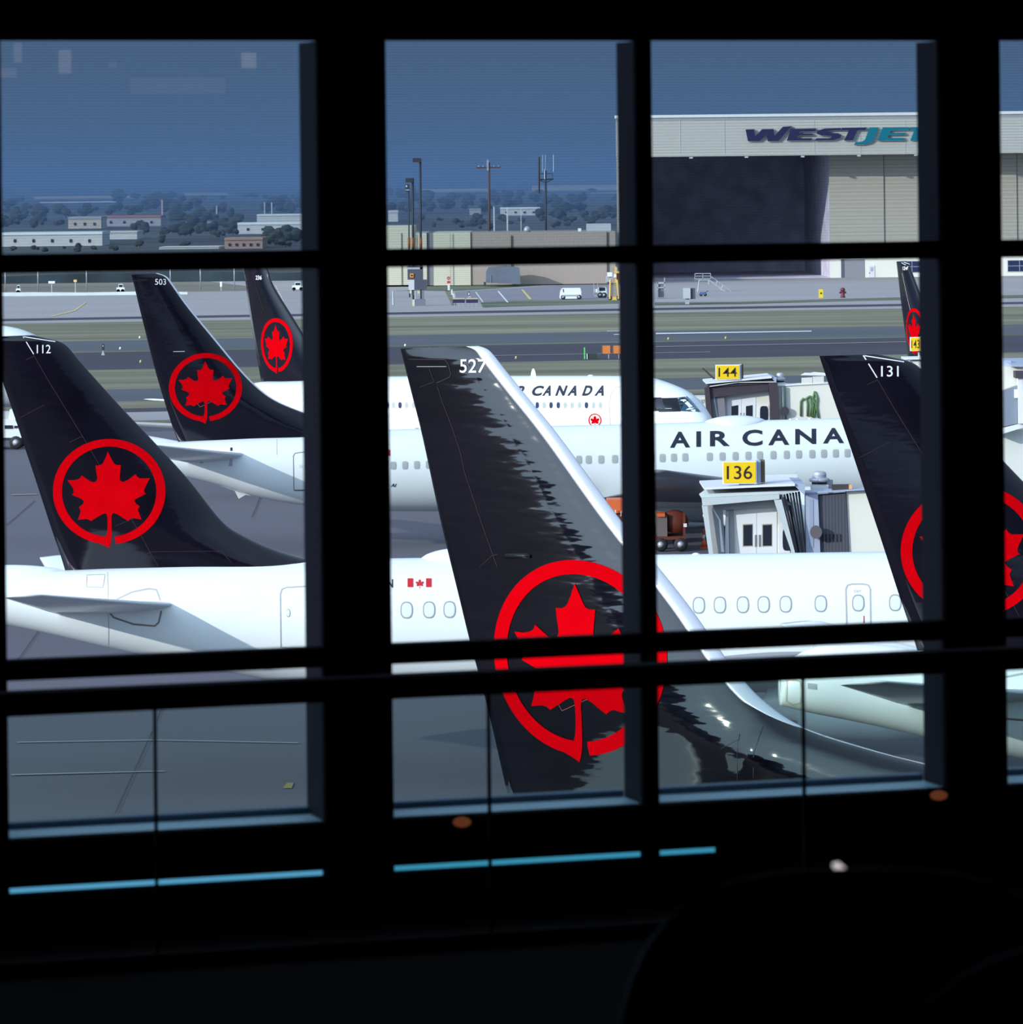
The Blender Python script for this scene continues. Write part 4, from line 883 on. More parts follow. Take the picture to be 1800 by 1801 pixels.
MB().bp(1045, 508.5, 1051, 514.5, D+0.2, 1.0).make('front_box', VW, v); p = MB(); p.bp(1044.5, 499, 1045.3, 522, D, 0.1); p.bp(1051, 498, 1051.8, 522, D, 0.1); p.bp(1044.5, 519.5, 1052, 521, D, 0.1); p.make('guard_frame', STEEL, v)
MB().bp(1053, 517.5, 1068, 521.5, D-0.02, 1.5).make('chassis', VB, v); wheels(v, (1056, 1063), 522, D, 0.42)
b = gp(1079, 528); D = b.y; v = empty('passenger_stairs', b, 'yellow wheeled passenger stairs at the right edge of the middle window', 'stairs')
YS = mat('stairs yellow', (0.66, 0.45, 0.12), 0.5)
p = MB(); p.tube([pt(1073, 526, D), pt(1074, 492, D)], 0.15, 6); p.tube([pt(1089, 526, D), pt(1086, 492, D)], 0.15, 6); p.bp(1072, 522, 1089, 527.5, D, 0.5); p.bp(1082, 469, 1085, 500, D+0.4, 0.3); p.bp(1081, 477, 1090, 480.5, D+0.3, 0.3); p.make('frame', YS, v)
p = MB()
for k in range(10): p.bp(1075.5, 497+k*2.8, 1087, 498.2+k*2.8, D+0.2, 0.6)
p.make('steps', mat('stairs tan', (0.42, 0.33, 0.2), 0.6), v); MB().bp(1068.5, 479, 1077, 486.5, D+0.5, 1.2).make('white_canopy', VW, v); MB().bp(1066, 486, 1076, 496, D+0.8, 1.2).make('grey_box', STEEL, v); MB().bp(1080, 482, 1084.5, 488, D+0.2, 0.8).make('white_box', VW, v)
MB().bp(1083.5, 480, 1089.5, 494, D+0.6, 0.6).make('rust_panel', ORB, v); wheels(v, (1074, 1088), 527, D, 0.3)
for i, (x0, x1) in enumerate(((1059, 1073.7), (1078, 1092.5))):
    b = gp((x0+x1)/2, 631); D = b.y; o = empty('runway_sign', b, ['orange runway sign board, left of the pair', 'orange runway sign board beside the mullion'][i], 'runway sign', 'orange runway signs')
    MB().bp(x0, 608, x1, 622, D, 0.3).make('board', mat('runway sign orange', (0.62, 0.20, 0.05), 0.5), o); MB().bp(x0-0.4, 607.6, x0+0.6, 622.4, D-0.03, 0.4).make('edge', mat('brown', (0.2, 0.08, 0.04), 0.6), o)
    for x in (x0+11, ) if i == 0 else (x0+10,): MB().bp(x, 622, x+1.6, 631, D+0.1, 0.1).make('leg', STEEL, o)
b = gp(1028.5, 631.5); D = b.y; o = empty('marker_post', b, 'bright green marker post by the runway edge', 'marker'); MB().bp(1027.3, 611, 1029.5, 631.5, D, 0.1).make('post', mat('marker green', (0.10, 0.62, 0.12), 0.5), o)
MB().bp(1032.5, 622, 1033.8, 631.5, D, 0.1).make('white_stub', VW, o); MB().bp(1034, 622, 1051, 631, D+0.1, 0.6).make('green_box', mat('box green', (0.02, 0.045, 0.03), 0.6), o)
b = gp(180.8, 625); D = b.y; o = empty('taxi_light', b, 'black runway lamp on pale tripod foot in the left window', 'runway light')
MB().bp(179.2, 605, 183, 616, D, 0.35).make('lamp_body', mat('signal black', (0.02, 0.03, 0.04), 0.5), o); MB().bp(180.5, 607.5, 181.8, 609.5, D-0.03, 0.03).make('lens', WHITE, o)
MB().add([pt(181, 615, D), pt(178, 625, D), pt(184.5, 625, D), pt(181, 618, D+0.3)], [(0, 1, 2), (0, 2, 3), (0, 3, 1), (1, 3, 2)]).make('foot', STEEL, o)
for i, (x, y, lab) in enumerate(((211.5, 614.5, 'small white edge light on the taxiway right of the runway lamp'), (246, 595, 'small white edge light on the grass above the taxiway'), (713, 609, 'small white edge light just above fin 527'))):
    b = gp(x, y); o = empty('edge_light', b, lab, 'runway light', 'small runway edge lights'); MB().lathe([(0.12, 0), (0.09, 0.2), (0.03, 0.24)], b, 10).make('lamp', WHITE, o, True)
for i, (x, y, lab) in enumerate(((1176, 597.5, 'small amber light at the left end of the runway edge'), (1277, 596, 'small amber light farther right on the runway edge'), (247.5, 638, 'small amber runway light beside fin 503'), (908, 631, 'small orange runway light right of fin 527'))):
    b = gp(x, y); o = empty('edge_light', b, lab, 'runway light', 'amber runway edge lights'); MB().lathe([(0.12, 0), (0.08, 0.2), (0.03, 0.25)], b, 10).make('lamp', PAINTY, o, True)

# ---- left window, far side of the airfield
for i, x in enumerate((9.5, 67, 152.5, 300, 353, 412.5)):
    b = Vector((pt(x, 515, 705).x, 705, 0)); o = empty('light_pole', b, ['pale lamp pole at the left frame edge', 'pale lamp pole second from the left frame', 'pale lamp pole between the yellow sign and fin 503', 'pale lamp pole just right of the tip of fin 503', 'pale lamp pole between fins 503 and 236', 'pale lamp pole just left of the tip of fin 236'][i], 'lamp pole', 'lamp poles beyond the airfield')
    MB().tube([b, b+Vector((0, 0, 5.5))], 0.10, 6).make('pole', STEEL, o, True); MB().box(b.x-0.8, b.x+0.8, b.y-0.2, b.y+0.2, 5.45, 5.6).make('lamp_head', DPOLE, o)
bw = tag(prism([(-60, 521), (-60, 515), (5, 514.5), (60, 514), (150, 514.5), (236, 513), (330, 513.5), (330, 518.5), (150, 521)], 676, 1.0).make('barrier_wall', mat('barrier pale', (0.55, 0.62, 0.64), 0.6, 0.1, 0.2)), 'long low white barrier wall beyond the apron in the left window', 'wall')
for x0, y0, x1, y1, lab, m_ in ((85, 494.5, 96.5, 498.5, 'white board standing on the grass left of the yellow sign', WHITE), (129.5, 492, 135, 496, 'small yellow sign on the far grass', mat('pale amber', (0.75, 0.6, 0.25), 0.5)), (387, 495.5, 390.5, 504.5, 'upright white box between fins 503 and 236', WHITE)):
    D = 700; o = empty('field_sign', Vector((pt((x0+x1)/2, y1, D).x, D, 0)), lab, 'sign'); MB().bp(x0, y0, x1, y1, D, 0.3).make('board', m_, o); xx = pt((x0+x1)/2, y1, D); MB().box(xx.x-0.08, xx.x+0.08, D+0.1, D+0.25, 0, xx.z).make('post', STEEL, o)
for x0, y0, x1, y1, lab in ((28, 508, 36, 514, 'tiny white vehicle far left behind the barrier wall'), (205, 507, 219, 513, 'small white car behind the barrier wall by fin 503'), (514, 500, 533, 507.5, 'small pale truck beyond fin 236')):
    D = 693; b = Vector((pt((x0+x1)/2, y1, D).x, D, 0)); v = empty('car', b, lab, 'car', 'far parked vehicles')
    X0, X1 = pt(x0, y1, D).x, pt(x1, y1, D).x; MB().box(X0, X1, D, D+1.7, 0.25, 0.85).make('body', VW, v); MB().box(X0+(X1-X0)*0.25, X1-(X1-X0)*0.2, D+0.1, D+1.6, 0.85, 1.4).make('cabin', VW, v); MB().box(X0+(X1-X0)*0.3, X1-(X1-X0)*0.25, D+0.08, D+0.12, 0.9, 1.3).make('window', VG, v)
    for xx in (X0+0.3, X1-0.3): MB().lathe([(0.02, -0.1), (0.3, -0.1), (0.3, 0.1), (0.02, 0.1)], (xx, D+0.1, 0.3), 10, axis='Y').make('wheel', RUBBER, v)
# white service truck at the left edge
b = gp(20, 776); D = 258; v = empty('service_truck', Vector((pt(20, 776, D).x, D, 0)), 'white service truck partly cut by the left frame, behind fin 112', 'truck')
prism([(-40, 770), (-40, 738), (4, 738), (26, 738), (33, 748), (38, 770)], D, 2.4).make('cab', VW, v); prism([(8, 748), (22, 748), (23, 754), (8, 754)], D-0.05, 0.06).make('windscreen', VG, v); MB().bp(25, 749, 31, 753, D-0.05, 0.06).make('side_window', VG, v)
MB().bp(-45, 768, 37, 775, D+0.1, 2.0).make('chassis', VB, v); prism([(15, 738), (17, 720), (27, 722), (30, 738)], D+0.4, 1.0).make('lift_box', VW, v); MB().bp(4, 724, 16, 738, D+0.8, 1.0).make('machinery', mat('machinery grey', (0.35, 0.38, 0.4), 0.6), v)
wheels(v, (-20, 28), 774, D, 0.42, 2.0)

# ================================================================== FAR TOWN
PALEB = mat('far wall pale', (0.62, 0.62, 0.60), 0.7); TANB = mat('far wall tan', (0.55, 0.47, 0.38), 0.7); GREYB = mat('far wall grey', (0.38, 0.38, 0.40), 0.7); REDB = mat('far roof red', (0.35, 0.16, 0.13), 0.7); BRKB = mat('far wall brick', (0.36, 0.24, 0.20), 0.8)
FB = []
def farb(x0, y0, x1, y1, m_, lab, D=None, roof=None, wins=0):
    d = D or gD((x0+x1)/2, y1); d = min(d, 5200); zb = terr(d)
    b = Vector((pt((x0+x1)/2, y1, d).x, d, zb)); o = empty('building', b, lab, 'building', 'far buildings')
    FB.append((pt(x0, y1, d).x, pt(x1, y1, d).x, d, d+26))
    q = MB().bp(x0, y0, x1, y1, d, 25); zlo = min(v.z for v in q.v)
    for v in q.v:
        if abs(v.z-zlo) < 1e-4: v.z = zb-0.2
    q.make('wall', m_, o)
    t = (y1-y0)*0.22; MB().bp(x0-0.3, y0-t*0.5, x1+0.3, y0+t*0.5, d-0.4, 26).make('roof', roof or m_, o)
    for k in range(wins):
        xx = x0+(x1-x0)*(k+0.7)/(wins+0.4); MB().bp(xx-2, y0+(y1-y0)*0.45, xx+2, y0+(y1-y0)*0.7, d-0.3, 0.2).make('window', VG, o)
farb(60, 346, 245, 355, TANB, 'long tan flat roof on the skyline of the left window', 4300)
farb(71, 356, 205, 371, TANB, 'wide tan warehouse under the skyline of the left window', 3600, PALEB, 3)
farb(3, 410.5, 180, 433, PALEB, 'long pale blue-white warehouse low in the left window', None, WHITE, 5)
farb(181, 408, 241, 421, PALEB, 'pale block at the right end of the long white warehouse', None)
farb(178, 381, 283, 398, GREYB, 'grey hall with reddish roof edge in the left window', None, REDB, 4)
farb(120, 383, 178, 402, TANB, 'beige house left of the grey hall', None, GREYB, 3)
farb(452, 378, 532, 392, PALEB, 'pale stepped building, upper block, by the left column', None, WHITE)
farb(418, 393, 532, 411, PALEB, 'pale stepped building, lower block, by the left column', None, WHITE, 4)
farb(395, 420, 462, 438, BRKB, 'brick building low in the left window', None, BRKB, 5)
farb(280, 434.5, 385, 438.5, PALEB, 'very long low white shed just above the left transom', None)
farb(320, 340, 400, 345, TANB, 'tan strip of buildings on the left skyline', 4800)
farb(340, 353, 420, 361, TANB, 'tan hall under the skyline, middle of the left window', 4000, PALEB)
farb(318, 391, 372, 399, GREYB, 'small grey house among the trees of the left window', None)
farb(744, 332.5, 862, 338.5, TANB, 'pale tan skyline block between mast and utility pole', 4900)
farb(936, 327, 1090, 336, TANB, 'pale tan skyline block right of the antenna tower', 4900)
farb(1040, 340, 1090, 352, TANB, 'tan hall near the hangar edge on the skyline', 4200)
farb(880, 366, 950, 379, PALEB, 'white hall between utility pole and antenna tower', None, WHITE, 4)
farb(826, 368, 846, 378, GREYB, 'small grey house left of the utility pole', None)
farb(683, 372, 700, 390, PALEB, 'small pale house at the middle window left edge', None)
b_ = 0
for i, (x0, x1, y0, y1, D, lab) in enumerate(((868, 870.3, 363.5, 398, 1150, 'white post just right of the utility pole'), (891.3, 893.8, 364, 397, 1150, 'tall white post left of the white hall'), (916, 917.3, 364, 396, 1150, 'thin white post before the white hall'), (284, 286.2, 351, 384, 1900, 'pinkish mast in the left window'), (380, 382, 362, 372, 2200, 'short white mast in the left window'), (464.5, 466.2, 356, 373, 2200, 'white mast over the pale stepped building, left of two'), (477, 479, 356, 369, 2200, 'white mast over the pale stepped building, right of two'))):
    bb = Vector((pt((x0+x1)/2, y1, D).x, D, terr(D))); o = empty('mast', bb, lab, 'mast', 'far masts')
    q = MB().bp(x0, y0, x1, y1, D, 0.5); zl = min(v.z for v in q.v)
    for v in q.v:
        if abs(v.z-zl) < 1e-4: v.z = terr(D)
    q.make('post', PALEB if i != 3 else mat('mast pink', (0.6, 0.4, 0.38), 0.6), o)
WOODP = mat('pole wood', (0.10, 0.055, 0.05), 0.8)
D = 900; b = Vector((pt(861, 430, D).x, D, 0)); o = empty('utility_pole', b, 'reddish wooden utility pole with crossarm against the sky', 'utility pole')
MB().tube([b, pt(860.5, 286, D)], 0.26, 8, r2=0.2).make('pole', WOODP, o, True); MB().tube([pt(838, 295, D), pt(881, 294, D)], 0.14, 6).make('crossarm', WOODP, o)
for x in (857.5, 859.5): MB().tube([pt(x, 300, D-0.3), pt(x-0.5, 281, D-0.3)], 0.07, 6).make('conduit', STEEL, o)
for x in (842, 850, 869, 877): MB().lathe([(0.08, 0), (0.12, 0.1), (0.05, 0.3)], pt(x, 293.6, D), 8).make('insulator', STEEL, o)
D = 950; b = Vector((pt(960.5, 430, D).x, D, 0)); o = empty('antenna_tower', b, 'antenna tower with thin whip aerials against the sky', 'tower')
MB().tube([b, pt(960, 300, D)], 0.22, 8).make('mast', DPOLE, o, True)
p = MB(); p.tube([pt(948, 316, D), pt(974, 315, D)], 0.16, 6); p.tube([pt(949, 316, D), pt(960, 322, D)], 0.09, 6); p.tube([pt(973, 315, D), pt(960, 322, D)], 0.09, 6); p.tube([pt(950, 306, D), pt(972, 305, D)], 0.08, 6); p.tube([pt(950, 306, D), pt(950, 316, D)], 0.06, 6); p.tube([pt(972, 305, D), pt(972, 316, D)], 0.06, 6); p.make('platform', DPOLE, o)
for x, y0, y1, r in ((948.5, 276, 340, 0.22), (954.8, 272, 302, 0.07), (959.7, 272, 302, 0.05), (973.8, 272, 302, 0.09), (958.5, 298, 316, 0.15)): MB().tube([pt(x, y1, D), pt(x, y0, D)], r, 6).make('aerial', STEEL if r < 0.2 else DPOLE, o)
# far trees: one lumpy tree copied
def blob(seed, n=5):
    rnd = random.Random(seed); mb = MB()
    for _ in range(n):
        bm = bmesh.new(); bmesh.ops.create_icosphere(bm, subdivisions=2, radius=1)
        c = Vector((rnd.uniform(-2.6, 2.6), rnd.uniform(-2, 2), rnd.uniform(3, 6.5))); r = rnd.uniform(1.6, 3.0)
        vv = [c+v.co*r*(1+rnd.uniform(-0.16, 0.16)) for v in bm.verts]; ff = [[v.index for v in f.verts] for f in bm.faces]; bm.free(); mb.add(vv, ff)
    mb.tube([(0, 0, 0), (0.1, 0, 4)], 0.35, 6)
    return mb
TREEM = mat('tree foliage', (0.030, 0.036, 0.024), 0.95, 0.35, 0.35)
protos = []
for k in range(4):
    q = blob(k, 5+k % 3); vs_ = q.v; o = obj('tree', vs_, q.f, TREEM); protos.append(o)
TP = []
rnd = random.Random(11)
for (xa, xb, ya, yb, n_, hp) in ((0, 60, 366, 402, 26, 13), (60, 130, 374, 404, 18, 12), (130, 240, 368, 382, 22, 11), (205, 330, 352, 374, 34, 13), (285, 420, 366, 420, 54, 14), (420, 530, 356, 376, 22, 12), (455, 530, 412, 436, 20, 17), (240, 330, 400, 436, 22, 12), (20, 250, 436, 444, 14, 7), (250, 530, 341, 352, 26, 7), (5, 60, 354, 362, 8, 7),
                                 (683, 750, 340, 374, 26, 12), (745, 860, 348, 376, 32, 12), (860, 960, 345, 366, 24, 11), (950, 1090, 352, 392, 44, 13), (690, 1060, 386, 404, 44, 9), (960, 1090, 337, 346, 10, 6)):
    for _ in range(int(n_*0.72)): TP.append((rnd.uniform(xa, xb), rnd.uniform(ya, yb), hp*rnd.uniform(0.75, 1.5)))
TP += [(194, 431, 20)]
kept = []; cnt = 0
for x, y, hp in TP:
    d = min(gD(x, y), 5200); f = hp*d/F/8.2; X = pt(x, y, d).x
    if any((X-kx)**2+((d-kd))**2 < (6.0*(f+kf))**2 for kx, kd, kf in kept): continue
    r_ = 5.5*f+2
    if any(bx0-r_ < X < bx1+r_ and by0-r_ < d < by1+r_ for bx0, bx1, by0, by1 in FB): continue
    if len(kept) >= 296: break
    kept.append((X, d, f)); p_ = protos[cnt % 4]
    o = p_ if cnt < 4 else p_.copy()
    if cnt >= 4: COL.objects.link(o)
    cnt += 1
    o.location = (X, d, terr(d)-0.3); o.scale = (f*1.55, f*1.1, f); o.rotation_euler = (0, 0, rnd.uniform(0, 6.28))
    tag(o, 'dark leafy tree in the hazy wooded belt below the skyline', 'tree', 'far trees')
# bushes band behind the fence in the left window
tag(prism([(-40, 507), (-40, 488), (40, 485), (120, 482), (230, 480), (330, 478), (420, 478), (500, 480), (545, 478), (545, 507)], 780, 14).make('hedge', mat('hedge haze blue green', (0.022, 0.040, 0.052), 0.95, 0.4, 0.12)), 'long dark hedge beyond the barrier wall in the left window', 'hedge')  # blue of the distant haze put into the hedge colour
# aerial haze over the far town
hm = bpy.data.materials.new('aerial haze'); hm.use_nodes = True; t = hm.node_tree; t.nodes.clear()
vo = t.nodes.new('ShaderNodeVolumeScatter'); va = t.nodes.new('ShaderNodeVolumeAbsorption'); ad = t.nodes.new('ShaderNodeAddShader')
for n_ in (vo, va): n_.inputs['Color'].default_value = (0.20, 0.35, 0.62, 1); n_.inputs['Density'].default_value = 0.00045
om = t.nodes.new('ShaderNodeOutputMaterial'); t.links.new(vo.outputs[0], ad.inputs[0]); t.links.new(va.outputs[0], ad.inputs[1]); t.links.new(ad.outputs[0], om.inputs['Volume'])
hz_ = MB().box(-900, 700, 1000, 6000, -2, 48).make('haze', hm); tag(hz_, 'bluish haze hanging over the far town', 'haze', kind='stuff')

# ================================================================== JET BRIDGES
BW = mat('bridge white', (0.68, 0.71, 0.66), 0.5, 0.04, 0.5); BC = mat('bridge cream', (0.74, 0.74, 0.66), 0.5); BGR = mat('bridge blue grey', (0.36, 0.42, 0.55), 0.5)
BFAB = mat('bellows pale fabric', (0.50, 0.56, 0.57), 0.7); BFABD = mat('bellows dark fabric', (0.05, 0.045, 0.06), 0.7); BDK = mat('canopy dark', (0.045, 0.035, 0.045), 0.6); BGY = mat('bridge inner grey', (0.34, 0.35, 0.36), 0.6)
CORR = stripes('corrugated dark siding', (0.075, 0.08, 0.105), (0.045, 0.05, 0.07), 0.12, 'X', 0.6)
YEL = mat('gate sign yellow', (0.86, 0.58, 0.0), 0.5); SGW = mat('gate sign white', (0.75, 0.78, 0.80), 0.5); SBR = mat('gate sign shaded side brown', (0.16, 0.11, 0.06), 0.6); INK = mat('gate sign ink', (0.03, 0.015, 0.012), 0.5)
def text3d(name, s, x0, x1, y0, y1, D, m, par, slope=0.0, off=0.0):
    vs, fs = textpx(s, x0, x1, y0, y1, slope=slope, offset=off)
    return obj(name, [pt(v.x, v.y, D) for v in vs], fs, m, par)
def gate_sign(par, s, x0, y0, x1, y1, D, side, bd=1.6):
    """white box with a yellow face, right side panels x1..side"""
    b = MB().bp(x0, y0, x1, y1, D, 0.25); o = b.make('gate_sign', SGW, par)
    MB().bp(x0+bd, y0+bd, x1-bd, y1-bd, D-0.02, 0.02).make('sign_face', YEL, o)
    text3d('sign_number', s, x0+(x1-x0)*0.12, x1-(x1-x0)*0.13, y0+(y1-y0)*0.20, y1-(y1-y0)*0.20, D-0.03, INK, o, slope=0.012, off=0.003)
    if side > x1:
        MB().bp(x1+0.1, y0-1, (x1+side)/2, y1-1.5, D+0.3, 0.5).make('side_panel', BGR, o); MB().bp((x1+side)/2+0.1, y0-2, side, y1-2.5, D+0.6, 0.6).make('side_panel', SBR, o)  # brown panel paints the shaded right side of the sign box
    return o
def cupola(par, cx, ytop, ybot, w_, D):
    s = w_/2/(F/D); z0 = pt(cx, ybot, D).z; h = pt(cx, ytop, D).z-z0; c = Vector((pt(cx, ybot, D).x, D+1.2, z0))
    MB().box(c.x-s*0.8, c.x+s*0.8, c.y-s*0.8, c.y+s*0.8, z0-0.3, z0+h*0.27).make('vent_base', SGW, par)
    MB().lathe([(s*0.72, h*0.27), (s*0.74, h*0.46), (s*0.96, h*0.44), (s*1.0, h*0.52), (s*0.95, h*0.60), (s*0.72, h*0.64), (s*0.66, h*0.66), (s*0.68, h*0.82), (s*0.60, h*0.93), (s*0.40, h*0.99), (0.02, h)], c, 24).make('roof_vent', STEEL, par)
    MB().lathe([(s*0.735, h*0.31), (s*0.735, h*0.41)], c, 24).make('vent_slots', RUBBER, par)
def supports(par, x, D, ztop, dep=2.5):
    c = pt(x, 900, D); p = MB()
    for dx in (-1.3, 1.3): p.box(c.x+dx-0.2, c.x+dx+0.2, D+0.9, D+1.4, 0.9, ztop)
    p.box(c.x-1.6, c.x+1.6, D+0.8, D+1.5, 0.7, 1.1); p.make('drive_column', STEEL, par)
    for dx in (-1.2, 1.2): MB().lathe([(0.02, -0.2), (0.45, -0.2), (0.5, 0), (0.45, 0.2), (0.02, 0.2)], (c.x+dx, D+1.15, 0.5), 16, axis='Y').make('wheel', RUBBER, par, True)
# ---- gate 136
_a = lambda x, y: (1140+x/3.913, 800+y/3.913)
D = 160.0
jb = empty('jet_bridge', Vector((pt(1340, 972, D).x, D+2, 0)), 'white jet bridge 136 with pale bellows hood, behind the fuselage of the jet numbered 112', 'jet bridge', 'jet bridges')
def quadA(l, D_, dep, name, m, f=_a): 
    return MB().quadbox([pt(*f(*q), D+(D_-D)*0.22 if D_ > D+0.5 else D_) for q in l], dep*(0.3 if D_ > D+0.5 else 1)).make(name, m, jb)
quadA([(387, 240), (1012, 212), (1012, 198), (387, 226)], D-0.2, 4.0, 'roof_slab', SGW); quadA([(1012, 214), (1080, 280), (1083, 200), (1012, 198)], D-0.1, 3.5, 'roof_end', BGR)
quadA([(372, 303), (740, 265), (1040, 255), (1040, 238), (740, 238), (410, 275)][0:1]+[(905, 280), (1045, 247), (420, 268)], D, 2.6, 'hood_top', BFAB)
quadA([(378, 350), (905, 305), (905, 272), (372, 298)], D-0.35, 0.4, 'hood_front_bar', BFAB)
quadA([(430, 740), (456, 740), (409, 349), (374, 352)], D-0.33, 0.4, 'hood_post', BFAB)
quadA([(1015, 740), (1030, 740), (920, 308), (868, 310)], D-0.33, 0.4, 'hood_post', BFAB)
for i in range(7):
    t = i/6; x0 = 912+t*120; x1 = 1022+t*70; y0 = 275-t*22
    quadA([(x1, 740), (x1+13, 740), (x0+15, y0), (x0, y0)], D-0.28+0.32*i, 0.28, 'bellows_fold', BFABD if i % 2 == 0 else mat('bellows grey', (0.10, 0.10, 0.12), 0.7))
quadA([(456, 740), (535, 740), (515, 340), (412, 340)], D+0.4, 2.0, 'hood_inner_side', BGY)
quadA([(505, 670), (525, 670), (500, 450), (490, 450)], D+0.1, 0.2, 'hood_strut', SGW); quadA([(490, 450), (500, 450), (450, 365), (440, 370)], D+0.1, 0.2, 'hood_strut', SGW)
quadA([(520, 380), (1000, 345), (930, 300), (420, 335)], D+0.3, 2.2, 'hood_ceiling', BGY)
quadA([(535, 740), (1000, 740), (1000, 330), (535, 330)], D+2.8, 0.3, 'cab_wall', BC)
quadA([(528, 740), (560, 740), (555, 425), (535, 425)], D+2.2, 0.3, 'door_frame', SGW); quadA([(562, 740), (596, 740), (588, 360), (556, 360)], D+2.5, 0.3, 'inner_column', BGY)
for x0, x1, wx0, wx1 in ((612, 746, 652, 722), (750, 888, 786, 855)):
    d_ = quadA([(x0, 740), (x1, 740), (x1, 395), (x0, 398)], D+2.7, 0.12, 'cab_door', SGW)
    MB().quadbox([pt(*_a(*q), D+0.585) for q in ((wx0, 632), (wx1, 630), (wx1, 474), (wx0, 477))], 0.05).make('door_frame_trim', mat('trim tan', (0.35, 0.33, 0.27), 0.6), d_)
    MB().quadbox([pt(*_a(*q), D+0.576) for q in ((wx0+6, 625), (wx1-4, 624), (wx1-4, 481), (wx0+6, 484))], 0.05).make('door_window', VG, d_)
    hx_ = 736 if x0 < 700 else 763
    MB().quadbox([pt(*_a(*q), D+0.572) for q in ((hx_, 632), (hx_+14, 632), (hx_+14, 550), (hx_, 552))], 0.05).make('push_plate', mat('push plate', (0.2, 0.2, 0.21), 0.4), d_)
d_ = quadA([(898, 740), (985, 740), (960, 480), (898, 483)], D+2.65, 0.12, 'side_door', SGW)
o = [pt(*_a(*q), D+0.572) for q in oval(962, 580, 70, 160, 20, 4)]; obj('door_window', o, [tuple(range(20))], VG, d_)
quadA([(1090, 740), (1190, 740), (1170, 265), (1085, 265)], D+1.6, 1.8, 'cab_side_frame', BGR); quadA([(1112, 640), (1140, 640), (1138, 305), (1112, 305)], D+1.5, 0.1, 'side_panel', mat('panel blue', (0.30, 0.36, 0.50), 0.5))
quadA([(1186, 740), (1388, 740), (1362, 266), (1170, 282)], D+2.2, 2.2, 'corrugated_wall', CORR)
for i in range(6): quadA([(1197+i*25, 600), (1210+i*25, 600), (1208+i*25, 545), (1195+i*25, 545)], D+2.15, 0.06, 'louvre', RUBBER)
quadA([(1389, 740), (2250, 740), (2250, 205), (1366, 255)], D+2.6, 2.4, 'corridor', BC)
quadA([(1080, 268), (2250, 200), (2250, 190), (1080, 258)], D+1.4, 3.6, 'roof_edge', BGR)
o = [pt(1436+10.5*math.cos(2*pi*i/24), 936+11.5*math.sin(2*pi*i/24), D+0.05) for i in range(24)]
obj('mirror_disc', o+[q+Vector((0, 0.12, 0)) for q in o], [tuple(range(24)), tuple(range(47, 23, -1))]+[(i, (i+1) % 24, 24+(i+1) % 24, 24+i) for i in range(24)], mat('mirror disc grey', (0.12, 0.11, 0.12), 0.4), jb)
MB().tube([pt(1436, 936, D+0.15), pt(1424, 930, D+0.5)], 0.05, 6).make('mirror_arm', STEEL, jb)
quadA([(1268, 240), (1400, 236), (1400, 204), (1268, 206)], D+2.6, 1.0, 'roof_box', mat('roof box brown', (0.05, 0.035, 0.035), 0.6)); quadA([(1384, 236), (1406, 234), (1402, 204), (1384, 204)], D+2.5, 0.3, 'roof_box_end', mat('roof box orange', (0.75, 0.40, 0.20), 0.5))
quadA([(628, 208), (728, 204), (728, 190), (628, 194)], D+0.5, 0.4, 'sign_bracket', SBR)
cupola(jb, 1446, 832, 865, 37, D+1.5)
gate_sign(jb, '136', 1271.5, 811.5, 1331, 851, D-0.1, 1346)
supports(jb, 1400, D+2.4, 4.0)
jb.location = jb.location
# ---- gate 144
_b = lambda x, y: (1140+x/5, 620+y/5)
D = 245.0
jb = empty('jet_bridge', Vector((pt(1310, 740, D).x, D+3, 0)), 'white jet bridge 144 with dark canopy and green hoses, behind the second fuselage', 'jet bridge', 'jet bridges')
quadB = lambda l, D_, dep, name, m: quadA(l, D_, dep, name, m, _b)
quadB([(512, 277), (1090, 226), (1090, 210), (512, 262)], D-0.2, 4.5, 'roof_slab', SGW); quadB([(1090, 226), (1130, 270), (1130, 220), (1090, 210)], D-0.1, 4.0, 'roof_end', BGR)
quadB([(545, 308), (1120, 268), (1120, 240), (780, 262), (545, 292)][0:2]+[(1090, 235), (520, 282)], D+0.1, 3.4, 'canopy_top', BDK)
quadB([(545, 302), (790, 266), (790, 258), (545, 294)], D-0.05, 0.15, 'canopy_edge', SGW); quadB([(790, 266), (1118, 262), (1118, 256), (790, 258)], D-0.05, 0.15, 'canopy_edge', SGW)
quadB([(530, 680), (575, 680), (540, 300), (503, 315)], D, 1.0, 'canopy_post', BDK); quadB([(1095, 680), (1158, 680), (1140, 262), (1062, 268)], D, 1.2, 'canopy_post', BDK)
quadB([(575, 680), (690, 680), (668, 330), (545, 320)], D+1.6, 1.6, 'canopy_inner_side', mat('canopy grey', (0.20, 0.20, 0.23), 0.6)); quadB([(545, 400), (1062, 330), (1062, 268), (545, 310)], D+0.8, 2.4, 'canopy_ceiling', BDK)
quadB([(604, 570), (618, 570), (585, 375), (570, 370)], D+0.3, 0.2, 'canopy_strut', STEEL)
quadB([(660, 680), (1070, 680), (1070, 320), (660, 345)], D+3.4, 0.3, 'cab_wall', BC)
